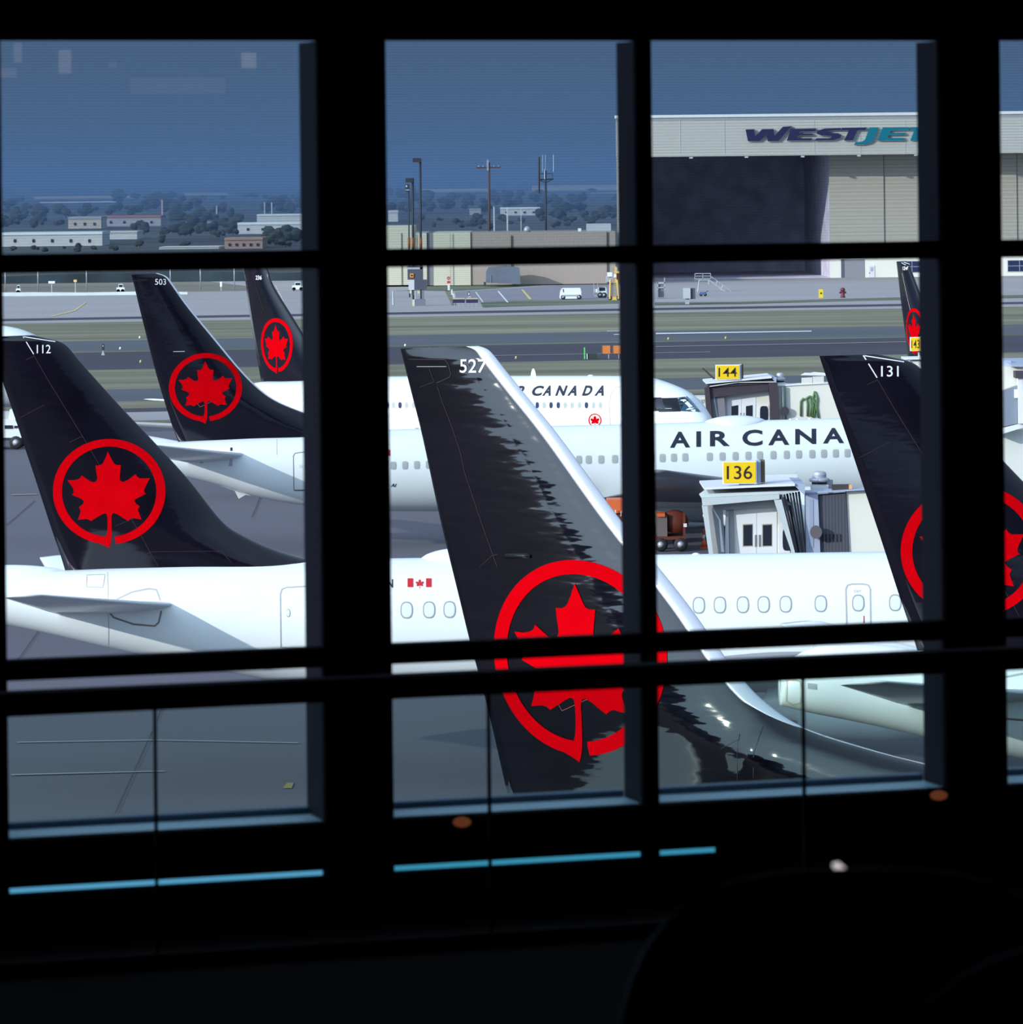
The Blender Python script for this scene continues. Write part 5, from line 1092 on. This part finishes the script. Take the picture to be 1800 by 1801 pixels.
for x0, x1, wx0, wx1 in ((695, 822, 735, 795), (828, 948, 862, 922)):
    d_ = quadB([(x0, 680), (x1, 680), (x1, 393), (x0, 403)], D+3.3, 0.12, 'cab_door', SGW)
    MB().quadbox([pt(*_b(*q), D+0.715) for q in ((wx0, 620), (wx1, 620), (wx1, 462), (wx0, 472))], 0.05).make('door_window', VG, d_)
    hx_ = 810 if x0 < 800 else 838; MB().quadbox([pt(*_b(*q), D+0.704) for q in ((hx_, 600), (hx_+11, 600), (hx_+11, 528), (hx_, 530))], 0.05).make('push_plate', STEEL, d_)
d_ = quadB([(968, 680), (1060, 680), (1060, 460), (968, 466)], D+3.3, 0.12, 'side_door', SGW); obj('door_window', [pt(*_b(*q), D+0.715) for q in oval(1022, 540, 72, 140, 20, 4)], [tuple(range(20))], VG, d_)
quadB([(755, 362), (850, 350), (850, 338), (755, 350)], D+1.0, 0.3, 'ceiling_lamp', SGW)
quadB([(1160, 680), (2300, 640), (2300, 230), (1140, 300)], D+2.0, 3.0, 'corridor', BC); quadB([(1120, 300), (2300, 232), (2300, 222), (1120, 288)], D+1.6, 3.6, 'roof_edge', SGW)
quadB([(1140, 680), (1158, 680), (1150, 300), (1136, 300)], D+1.5, 0.6, 'cab_side_frame', BGR)
MB().tube([pt(*_b(1190, 300), D+0.25), pt(*_b(1195, 480), D+0.25), pt(*_b(1205, 600), D+0.25)], 0.12, 8).make('green_pole', mat('pole grey green', (0.10, 0.15, 0.15), 0.5), jb, True)
o = [pt(*_b(1205+38*math.cos(2*pi*i/24), 515+38*math.sin(2*pi*i/24)), D+0.05) for i in range(24)]; obj('mirror_disc', o+[q+Vector((0, 0.15, 0)) for q in o], [tuple(range(24)), tuple(range(47, 23, -1))]+[(i, (i+1) % 24, 24+(i+1) % 24, 24+i) for i in range(24)], mat('mirror disc dark', (0.05, 0.045, 0.06), 0.4), jb)
HG = mat('hose green', (0.10, 0.20, 0.08), 0.5); p = MB()
for pts in ([(1345, 560), (1345, 430), (1365, 405), (1395, 410), (1405, 450), (1403, 560)], [(1395, 400), (1425, 385), (1450, 400), (1455, 470), (1445, 570)], [(1470, 340), (1450, 400), (1480, 460), (1460, 570)], [(1470, 345), (1490, 400), (1485, 480), (1500, 575)], [(1430, 400), (1440, 480), (1428, 560)]):
    p.tube([pt(*_b(*q), D+0.374) for q in pts], 0.065, 6)
p.make('hoses', HG, jb, True); MB().tube([pt(*_b(1470, 320), D+1.8), pt(*_b(1470, 350), D+1.8)], 0.2, 8).make('hose_hook', STEEL, jb)
for x0, x1, y0, y1 in ((1355, 1447, 218, 278), (1450, 1548, 206, 270)): quadB([(x0, y1), (x1, y1-4), (x1, y0), (x0, y0+6)], D+1.7, 1.0, 'roof_unit', BW)
quadB([(1350, 200), (1620, 205), (1620, 190), (1390, 180)], D+1.4, 2.0, 'roof_awning', SGW)
quadB([(475, 140), (490, 136), (598, 232), (575, 236)], D+0.5, 0.2, 'antenna_arm', BDK)
cupola(jb, 1375, 657, 681, 20, D+1.4)
gate_sign(jb, '144', 1259, 641.5, 1302, 668, D-0.3, 1308, 1.4)
supports(jb, 1330, D+2.4, 4.0)
bx = empty('equipment_box', gp(1232, 760) * 1.0, 'small white 137 cabinet between the cockpit and bridge 144', 'cabinet'); D = 252; bx.location = (pt(1232, 740, D).x, D, 0); BASE[bx.name] = Vector(bx.location)
MB().bp(1221.5, 698, 1245, 760, D, 2.0).make('box_body', BW, bx); text3d('box_number', '137', 1231, 1240, 703, 710, D-0.03, INK, bx); MB().bp(1216, 699, 1221, 760, D+0.6, 1.6).make('box_side', BGR, bx)
MB().lathe([(0.09, 0), (0.1, 0.15), (0.02, 0.25)], pt(1216, 698, D+1), 10).make('amber_lamp', PAINTY, bx, True); MB().bp(1222, 760, 1243, 800, D+0.3, 1.4).make('base_frame', STEEL, bx)
# ---- gate 143 sign with its white roof edge
D = 248.6
jb = empty('jet_bridge', Vector((pt(1640, 740, D).x, D+3, 0)), 'white roof of jet bridge 143 with small yellow sign against the narrow far fin', 'jet bridge', 'jet bridges')
MB().bp(1591, 628.5, 1700, 632, D, 2.0).make('roof_slab', SGW, jb); MB().bp(1606, 634, 1700, 690, D+0.3, 1.7).make('corridor', BC, jb); MB().bp(1616, 620, 1619, 629, D+0.4, 0.3).make('sign_bracket', SGW, jb)
gate_sign(jb, '143', 1601.5, 593, 1620.5, 617.5, D-0.2, 0, 1.1); MB().bp(1620.7, 592, 1625, 617, D+0.1, 0.6).make('sign_side', SGW, jb)
supports(jb, 1660, D-0.1, 5.0)
# ---- white bridge in the narrow right window
D = 128.0
jb = empty('jet_bridge', Vector((pt(1840, 800, D).x, D+3, 0)), 'white jet bridge filling the narrow right-hand window behind fin 131', 'jet bridge', 'jet bridges')
MB().bp(1745, 644, 2000, 688, D, 5.0).make('upper_wall', BC, jb); MB().bp(1745, 634, 1779, 643.5, D+1.0, 2.0).make('roof_unit', BGR, jb); MB().bp(1779, 640, 2000, 644, D-0.2, 5.0).make('roof_edge', BGR, jb)
MB().quadbox([pt(*q, D-0.3) for q in ((1755, 752), (1790, 745), (1790, 678), (1755, 690))], 0.3).make('glass_panel', mat('bridge grey glass', (0.22, 0.26, 0.33), 0.3), jb)
MB().quadbox([pt(*q, D-0.35) for q in ((1755, 766), (1800, 752), (1800, 744), (1755, 755))], 0.5).make('ledge', SGW, jb)
MB().bp(1745, 755, 2000, 960, D+0.3, 4.5).make('lower_wall', BW, jb); MB().bp(1792, 658, 1800, 745, D-0.5, 0.4).make('post', SGW, jb); MB().bp(1787, 653, 1803, 665, D-0.6, 0.6).make('bracket', BFABD, jb)
MB().bp(1785, 685, 1791, 700, D-0.4, 0.1).make('latch', SGW, jb); supports(jb, 1880, D+1.5, 3.0)

# ================================================================== GROUND EQUIPMENT UNDER THE SECOND JET
D = 179.0; b = Vector((pt(1185, 960, D).x, D, 0)); v = empty('ground_cart', b, 'rusty red ground power cart in shade under the wing, left of the traffic cone', 'cart')
RST = mat('shaded rust red', (0.12, 0.020, 0.010), 0.6, 0.2, 2); ORG = mat('cart orange', (0.62, 0.12, 0.03), 0.5)  # cart red darkened to carry the shade under the wing
q = MB().lathe([(0.02, -0.6), (1.0, -0.6), (1.05, -0.3), (1.05, 0.3), (1.0, 0.6), (0.02, 0.6)], (0, 0, 0), 24, axis='Y'); c = pt(1189, 920, D)
q.v = [Vector((c.x+x.x*0.55, D+1+x.y, c.z+x.z*0.45)) for x in q.v]; q.make('tank', RST, v, True)
MB().bp(1156, 906, 1174, 944, D+0.2, 1.6).make('engine_cage', mat('cage grey', (0.13, 0.11, 0.11), 0.6), v); MB().bp(1156, 903, 1170, 909, D+0.1, 1.2).make('cage_top', ORG, v); MB().bp(1154, 944, 1206, 949, D, 1.9).make('deck', RST, v)
MB().bp(1202, 902, 1206, 944, D+0.2, 0.2).make('post', RST, v); MB().bp(1203, 921, 1208.5, 927, D, 0.2).make('white_label', SGW, v)
wheels(v, (1163, 1198), 960, D, 0.30, 1.3)
D = 181.0; b = Vector((pt(1082, 960, D).x, D, 0)); v = empty('baggage_cart', b, 'orange baggage cart under the wing at the right edge of the middle window', 'cart')
MB().bp(1068, 879, 1098, 903, D+0.3, 1.4).make('load', ORG, v); MB().bp(1068, 905, 1100, 945, D+0.2, 1.6).make('body', RST, v); MB().bp(1082, 897, 1083.5, 908, D+0.1, 0.1).make('post', SGW, v); MB().bp(1092, 899, 1093.5, 908, D+0.1, 0.1).make('post', SGW, v); wheels(v, (1074, 1093), 958, D, 0.30, 1.3)
b = gp(1238.3, 964.5); D = b.y; v = empty('traffic_cone', b, 'orange traffic cone with pale band left of bridge 136', 'cone'); s = D/F
CO = mat('cone orange', (0.80, 0.10, 0.02), 0.5)
MB().box(b.x-6*s, b.x+6*s, b.y-6*s, b.y+6*s, 0, 0.05).make('base', CO, v); MB().lathe([(4.4*s, 0.05), (2.6*s, 17*s)], b, 16).make('cone_lower', CO, v, True); MB().lathe([(2.6*s, 17*s), (1.8*s, 24*s)], b, 16).make('reflective_band', SGW, v, True); MB().lathe([(1.8*s, 24*s), (0.9*s, 34*s), (0.2*s, 35*s)], b, 16).make('cone_tip', CO, v, True)
gl = gp(508, 1383); o = empty('apron_marker', gl, 'small yellow marker painted plate on the apron low in the left window', 'marker'); s = gl.y/F
obj('plate', [gl+Vector((x*s, y, 0.02)) for x, y in ((-9, -0.5), (7, -0.5), (7, 0.6), (-5, 0.6))], [(0, 1, 2, 3)], mat('worn yellow plate', (0.28, 0.23, 0.07), 0.7), o)

# ================================================================== THE ROOM AND ITS WINDOWS
WA = math.radians(16.9); D0 = 9.57
ET = Vector((math.cos(WA), math.sin(WA), 0)); ED = Vector((-math.sin(WA), math.cos(WA), 0)); W0 = Vector((0, D0, 0)); EYE = Vector((0, 0, H))
def wtz(px, py, d=0.0):
    r = Vector(ray(px, py)); k = ((W0+ED*d)-EYE).dot(ED)/r.dot(ED); p = EYE+r*k
    return (p-W0).dot(ET), p.z
WT = lambda px, d=0.0, py=700: wtz(px, py, d)[0]
WZ = lambda px, py, d=0.0: wtz(px, py, d)[1]
class WB(MB):
    def wbox(s, t0, t1, d0, d1, z0, z1, k=0):
        n = len(s.v); s.box(t0, t1, d0, d1, z0, z1, k)
        for i in range(n, len(s.v)): v = s.v[i]; s.v[i] = W0+ET*v.x+ED*v.y+Vector((0, 0, v.z))
        return s
def wall(name, t0, t1, d0, d1, z0, z1, m): return tag(WB().wbox(t0, t1, d0, d1, z0, z1).make(name, m), kind='structure')
FRM = mat('black window frame', (0.009, 0.005, 0.007), 0.8, spec=0.03); MUL = mat('mullion anodised', (0.032, 0.028, 0.040), 0.6, spec=0.15)
ROOM = mat('dark room paint', (0.016, 0.012, 0.013), 0.8, spec=0.1); CARP = mat('dark carpet', (0.012, 0.009, 0.010), 0.95, 0.3, 20, spec=0.05); EXT = mat('terminal cladding', (0.16, 0.16, 0.17), 0.7)
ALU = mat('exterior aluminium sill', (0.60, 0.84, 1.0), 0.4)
TL, TR, ZF, ZC, DB = -9.0, 10.0, H-1.60, H+1.5, -16.0
zh = WZ(900, 72)
wall('floor', TL, TR, DB, 0.0, ZF-0.3, ZF, CARP); wall('ceiling', TL, TR, DB, 0.13, ZC, ZC+0.3, ROOM)
wall('wall_left', TL-0.3, TL, DB, 0.13, ZF-0.3, ZC+0.3, ROOM); wall('wall_right', TR, TR+0.3, DB, 0.13, ZF-0.3, ZC+0.3, ROOM); wall('wall_back', TL, TR, DB-0.3, DB, ZF-0.3, ZC+0.3, ROOM)
wall('wall_front', TL, TR, -0.10, 0.0, zh, ZC, FRM); wall('wall_outside', TL-0.3, TR+0.3, DB-0.3, -0.03, -0.6, ZF-0.3, EXT); wall('roof', TL-0.3, TR+0.3, DB-0.3, 0.4, ZC+0.3, ZC+0.7, EXT)
zb0 = WZ(300, 1461, 0.0)      # top of the black bottom rail
zs1, zs0 = WZ(300, 1543.5), WZ(300, 1556.0)      # slit of daylight under the rail
cols = [(WT(-150, -0.02), WT(7.5, -0.02), 0.125), (WT(566, -0.02), WT(685, -0.02), 0.153), (WT(1126.5, -0.02), WT(1152.5, -0.02), 0.125), (WT(1660, -0.02), WT(1766, -0.02), 0.122)]
PER = cols[3][0]-cols[1][0]; MID = cols[2][0]-cols[1][0]
right = []; left = []
for j in range(1, 9):
    for off, w_, dp in ((MID, 0.032, 0.125), (PER, 0.145, 0.14)):
        a = cols[3][0]+(j-1)*PER+off
        if a+w_ < TR-0.05: right.append((a, a+w_, dp))
for j in range(1, 9):
    for off, w_, dp in ((PER-MID, 0.032, 0.125), (PER, 0.145, 0.14)):
        a = cols[0][0]-(j-1)*PER-off
        if a > TL+0.05: left.append((a, a+w_, dp))
cols = [(TL, TL+0.04, 0.12)]+left[::-1]+cols+right+[(TR-0.04, TR, 0.12)]
for i, (a, b, dp) in enumerate(cols):
    wall('trim_%d' % (600+i), a, b, 0.0, dp, ZF, zh, MUL)
    wall('trim_%d' % (700+i), a, b, -0.02, -0.001, ZF, zh, FRM)
TS, TE = TL, TR
zt1, zt0 = WZ(900, 434.5), WZ(900, 466.5); za1, za0 = WZ(900, 1123), WZ(900, 1157)
wall('trim_21', TS, TE, -0.026, -0.021, zt0, zt1, FRM); wall('trim_22', TS, TE, -0.026, -0.021, za0, za1, FRM)
spans = [(p_[1], q_[0]) for p_, q_ in zip(cols[:-1], cols[1:])]; nl_ = len(left)+1
GU = glass('tinted patterned glass', (0.805, 0.835, 0.865), 0.045, 0.0062); GM = glass('clear glass', (0.985, 0.99, 0.99), 0.02); GS = glass('blue slit glass', (0.30, 0.62, 0.85), 0.03)
k = 0
for i, (a, b) in enumerate(spans):
    for z0, z1, g in ((zt1, zh, GU), (za1, zt0, GM), (zb0, za0, GM)):
        k += 1; wall('window_%d' % k, a, b, 0.004, 0.010, z0, z1, g)
    for z0, z1 in ((zt0, zt1), (za0, za1)):
        k += 1; wall('trim_%d' % (100+k), a, b, -0.0205, 0.02, z0, z1, FRM)
    # bottom rail, slit, base
    wall('trim_%d' % (300+i), a, b, -0.02, 0.03, zs1, zb0, FRM)
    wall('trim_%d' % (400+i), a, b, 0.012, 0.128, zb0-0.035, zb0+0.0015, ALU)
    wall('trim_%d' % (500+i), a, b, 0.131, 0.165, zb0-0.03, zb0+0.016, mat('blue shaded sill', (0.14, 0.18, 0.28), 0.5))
tend = WT(1262, 0, 1488)
BLUE = mat('blue daylight glow', (0.1, 0.3, 0.5), 0.4, emit=((0.13, 0.42, 0.72), 1.0)); BLUE2 = mat('cyan daylight glow', (0.1, 0.3, 0.5), 0.4, emit=((0.06, 0.34, 0.56), 1.0))  # emission stands in for daylight showing through the slit, no lamp here
for a, b, m_, lab in ((spans[nl_][0], spans[nl_][1], BLUE, 'thin glowing blue strip standing in for daylight under the left window'), (spans[nl_+1][0], spans[nl_+1][1], BLUE2, 'thin glowing cyan strip standing in for daylight under the middle window'), (spans[nl_+2][0], tend, BLUE2, 'short glowing cyan strip standing in for daylight right of the middle mullion')):
    o = empty('daylight_stand_in', W0+ET*((a+b)/2)+ED*0.01+Vector((0, 0, zs0)), lab, 'daylight stand-in', 'daylight stand-ins under the windows')
    WB().wbox(a+0.004, b-0.004, 0.004, 0.012, zs0+0.001, zs1-0.001).make('diffuser', m_, o); WB().wbox(a+0.002, b-0.002, 0.0125, 0.028, zs0+0.0005, zs1-0.0005).make('housing', FRM, o)  # glowing face and backing of the daylight stand-in
wall('trim_81', tend+0.002, TE, -0.02, 0.03, zs0, zs1, FRM); wall('trim_84', TS, spans[nl_][0]-0.2, -0.02, 0.03, zs0, zs1, FRM); wall('trim_82', TS, TE, -0.02, 0.03, ZF, zs0, FRM); wall('trim_83', TS, TE, 0.0305, 0.10, ZF, zb0-0.036, EXT)
# the rest of the terminal, long and dark, left and right of the room
DKG = mat('terminal dark glazing', (0.012, 0.012, 0.016), 0.35, spec=0.3)
wall('wall_outside_left', -230, TL-0.4, DB, -0.02, -0.6, ZC+0.7, DKG); wall('wall_outside_right', TR+0.4, 230, DB, -0.02, -0.6, ZC+0.7, DKG)
gr = empty('vent_grille', W0+ET*WT(900)+Vector((0, 0, ZF)), 'dark slotted heating grille along the floor under the windows', 'grille')
zg1, zg0 = WZ(300, 1566), WZ(300, 1585); GRB = mat('grille bar', (0.20, 0.17, 0.21), 0.6)
t = TS; j = 0
g_ = WB()
while t < TE:
    g_.wbox(t, t+0.043, -0.045, -0.021, zg0, zg1); t += 0.0605
g_.make('grille_bars', GRB, gr); WB().wbox(TS, TE, -0.034, -0.0205, zg0-0.01, zg1+0.01).make('grille_back', FRM, gr)
# glass balustrade in front of the windows
db = -0.42
zr1, zr0 = WZ(900, 1178, db), WZ(900, 1217, db)
bal = empty('glass_balustrade', W0+ET*WT(900, db)+ED*db+Vector((0, 0, ZF)), 'bluish glass balustrade with black handrail before the lower window panes', 'balustrade')
GB = glass('balustrade glass', (0.81, 0.885, 0.86), 0.015)
WB().wbox(TS, TE, db-0.03, db+0.03, zr0, zr1).make('handrail', FRM, bal)
js = [WT(274, db, 1400), WT(861, db, 1400), WT(1415, db, 1400)]; pj = js[1]-js[0]
while js[0]-pj > TS: js.insert(0, js[0]-pj)
while js[-1]+pj < TE: js.append(js[-1]+pj)
for a, b in zip(js[:-1], js[1:]): WB().wbox(a+0.0035, b-0.0035, db-0.006, db+0.006, ZF+0.02, zr0).make('glass_panel', GB, bal)
for a in js: WB().wbox(a-0.0032, a+0.0032, db-0.004, db+0.004, ZF+0.02, zr1).make('joint_strip', mat('joint grey', (0.02, 0.02, 0.03), 0.6), bal)
WB().wbox(TS, TE, db-0.03, db+0.03, ZF, ZF+0.03).make('base_shoe', FRM, bal)
# chairs in the dark foreground
CH = mat('dark chair shell', (0.007, 0.005, 0.006), 0.7, spec=0.05); CHR = mat('dull metal rim', (0.03, 0.03, 0.035), 0.45, metal=0.6)
def chair(x, D, w_, ztop, label, yaw):
    """rounded-back armchair seen from behind"""
    o = empty('armchair', (x, D, ZF), label, 'chair', 'armchairs', yaw); h = ztop-ZF; hw = w_/2
    ol = []
    for i in range(21):
        a = pi*i/20; ex = 0.62
        ol.append((hw*math.copysign(abs(math.cos(a))**0.72, math.cos(a)), 0.42+(h-0.42)*abs(math.sin(a))**0.5))
    cur = lambda xx: 0.10*(1-(xx/hw)**2)
    fr = [(a, -cur(a), b) for a, b in ol]; bk = [(a, -cur(a)+0.05, b) for a, b in ol]; n = len(ol)
    lo = [(a, -cur(a), 0.40) for a, b in ol]; lb = [(a, -cur(a)+0.05, 0.40) for a, b in ol]
    vs = fr+bk+lo+lb; fs = []
    for i in range(n-1): fs += [(i, i+1, 2*n+i+1, 2*n+i), (n+i+1, n+i, 3*n+i, 3*n+i+1), (i, n+i, n+i+1, i+1), (2*n+i, 2*n+i+1, 3*n+i+1, 3*n+i)]
    obj('backrest', vs, fs, CH, o, True, True)
    MB().tube([Vector((a, -cur(a)+0.025, b+0.006)) for a, b in ol], 0.008, 8).make('metal_rim', CHR, o, True, True)
    MB().box(-hw*0.92, hw*0.92, -0.02, 0.50, 0.36, 0.46).make('seat', CH, o, False, True)
    for sx_ in (-1, 1):
        MB().box(sx_*hw*0.72-0.025, sx_*hw*0.72+0.025, 0.03, 0.42, 0.46, 0.64).make('armrest', CH, o, False, True)
        for y in (0.03, 0.45): MB().tube([(sx_*hw*0.85, y, 0.0), (sx_*hw*0.8, y, 0.36)], 0.014, 8).make('leg', CHR, o, True, True)
    return o
c1 = pt(1500, 1530, 4.9)
chair(c1.x, 4.9, 0.54, c1.z, 'dark rounded armchair in the near foreground, small added white glow on its top edge', 0.0)
c2 = pt(1900, 1640, 4.3); chair(c2.x+0.05, 4.3, 0.56, c2.z, 'dark rounded armchair cut off by the lower right frame corner', 0.25)
wp = pt(1478, 1533, 4.85)
lp = empty('glint_stand_in', wp+Vector((0, 0, -0.012)), 'small white glow standing in for a highlight on the foreground armchair top edge', 'lamp')  # glow added for a shiny highlight, no lamp sits on the chair
LW = mat('white glow', (0.8, 0.8, 0.8), 0.4, emit=((0.9, 0.82, 0.86), 0.75)); ORL = mat('orange glow', (0.3, 0.08, 0.03), 0.4, emit=((0.9, 0.22, 0.10), 0.17))
obj('glow_blob', [wp+Vector(q) for q in ((-0.009, 0, 0.009), (-0.002, 0, 0.011), (0.006, 0, 0.004), (0.009, 0, -0.009), (-0.002, 0, -0.007), (-0.002, 0.012, 0), (-0.002, -0.008, 0))], [(0, 1, 6), (1, 2, 6), (2, 3, 6), (3, 4, 6), (4, 0, 6), (1, 0, 5), (2, 1, 5), (3, 2, 5), (4, 3, 5), (0, 4, 5)], LW, lp, True)
MB().box(wp.x-0.004, wp.x+0.004, wp.y-0.002, wp.y+0.006, wp.z-0.014, wp.z-0.006).make('glow_base', CHR, lp)
for x, y, lab in ((813, 1446, 'dim orange glow standing in for a lamp reflection at the middle bottom rail'), (1652, 1399, 'dim orange glow standing in for a lamp reflection at the right bottom rail')):  # glowing discs added in place of lamp reflections in the glass
    t, z = wtz(x, y, -0.03); q = W0+ET*t-ED*0.03; q.z = z; o = empty('glint_stand_in', q, lab, 'lamp', 'orange reflection stand-ins on the rail')
    ov = [(t+0.020*math.cos(2*pi*i/16), z+0.011*math.sin(2*pi*i/16)) for i in range(16)]
    lv = [W0+ET*a_+ED*dd+Vector((0, 0, z_)) for dd in (-0.034, -0.0246) for a_, z_ in ov]; lv = [Vector((v.x, v.y, v.z)) for v in lv]
    obj('lens', lv, [tuple(range(16)), tuple(range(31, 15, -1))]+[(i, (i+1) % 16, 16+(i+1) % 16, 16+i) for i in range(16)], ORL, o); WB().wbox(t-0.026, t+0.026, -0.0245, -0.0202, z-0.015, z+0.015).make('housing', FRM, o)  # disc and backing of the added reflection glow
# ceiling lamps deep in the room, mirrored in the upper panes
WRM = mat('ceiling lamp glow', (0.9, 0.85, 0.8), 0.5, emit=((1.0, 0.86, 0.80), 1.3)); MD = mat('lamp housing', (0.05, 0.05, 0.05), 0.5)
def mirror(px, py, L_):
    r = Vector(ray(px, py)).normalized(); k = (W0-EYE).dot(ED)/r.dot(ED); hit = EYE+r*k; rr = r-ED*2*r.dot(ED); return hit+rr*L_, rr

for px, py, L_, wp_, hp_, e_, lab in ((33, 92, 12.0, 13, 34, 0.7, 'tall narrow room lamp mirrored at the top left pane corner'), (116, 108, 12.5, 20, 40, 0.9, 'room lamp mirrored in the top left pane, second from the corner'), (200, 114, 11.0, 12, 10, 0.35, 'small room lamp mirrored in the top left pane'), (440, 106, 12.8, 24, 26, 1.15, 'bright square room lamp mirrored high in the left pane'), (315, 150, 13.2, 165, 28, 0.28, 'long faint ceiling panel mirrored in the left pane'), (15, 128, 13.6, 30, 16, 0.5, 'faint room lamp mirrored beside the left frame edge')):
    c, rr = mirror(px, py, L_); s = (L_+9.8)/F
    o = empty('ceiling_lamp', c, lab, 'lamp', 'lamps in the dark room'); m_ = mat('lamp glow %d' % px, (0.4, 0.4, 0.4), 0.5, emit=((1.0, 0.86, 0.84), e_))
    n = len(bpy.data.objects); q = WB(); t = (c-W0).dot(ET); d = (c-W0).dot(ED)
    q.wbox(t-wp_*s/2, t+wp_*s/2, d-0.03, d, c.z-hp_*s/2, c.z+hp_*s/2); q.make('diffuser', m_, o)
    WB().wbox(t-wp_*s/2-0.006, t+wp_*s/2+0.006, d-0.07, d-0.031, c.z-hp_*s/2-0.006, c.z+hp_*s/2+0.006).make('housing', MD, o)
    WB().wbox(t-0.008, t+0.008, d-0.058, d-0.042, c.z+hp_*s/2+0.006, ZC).make('hanger_rod', MD, o)
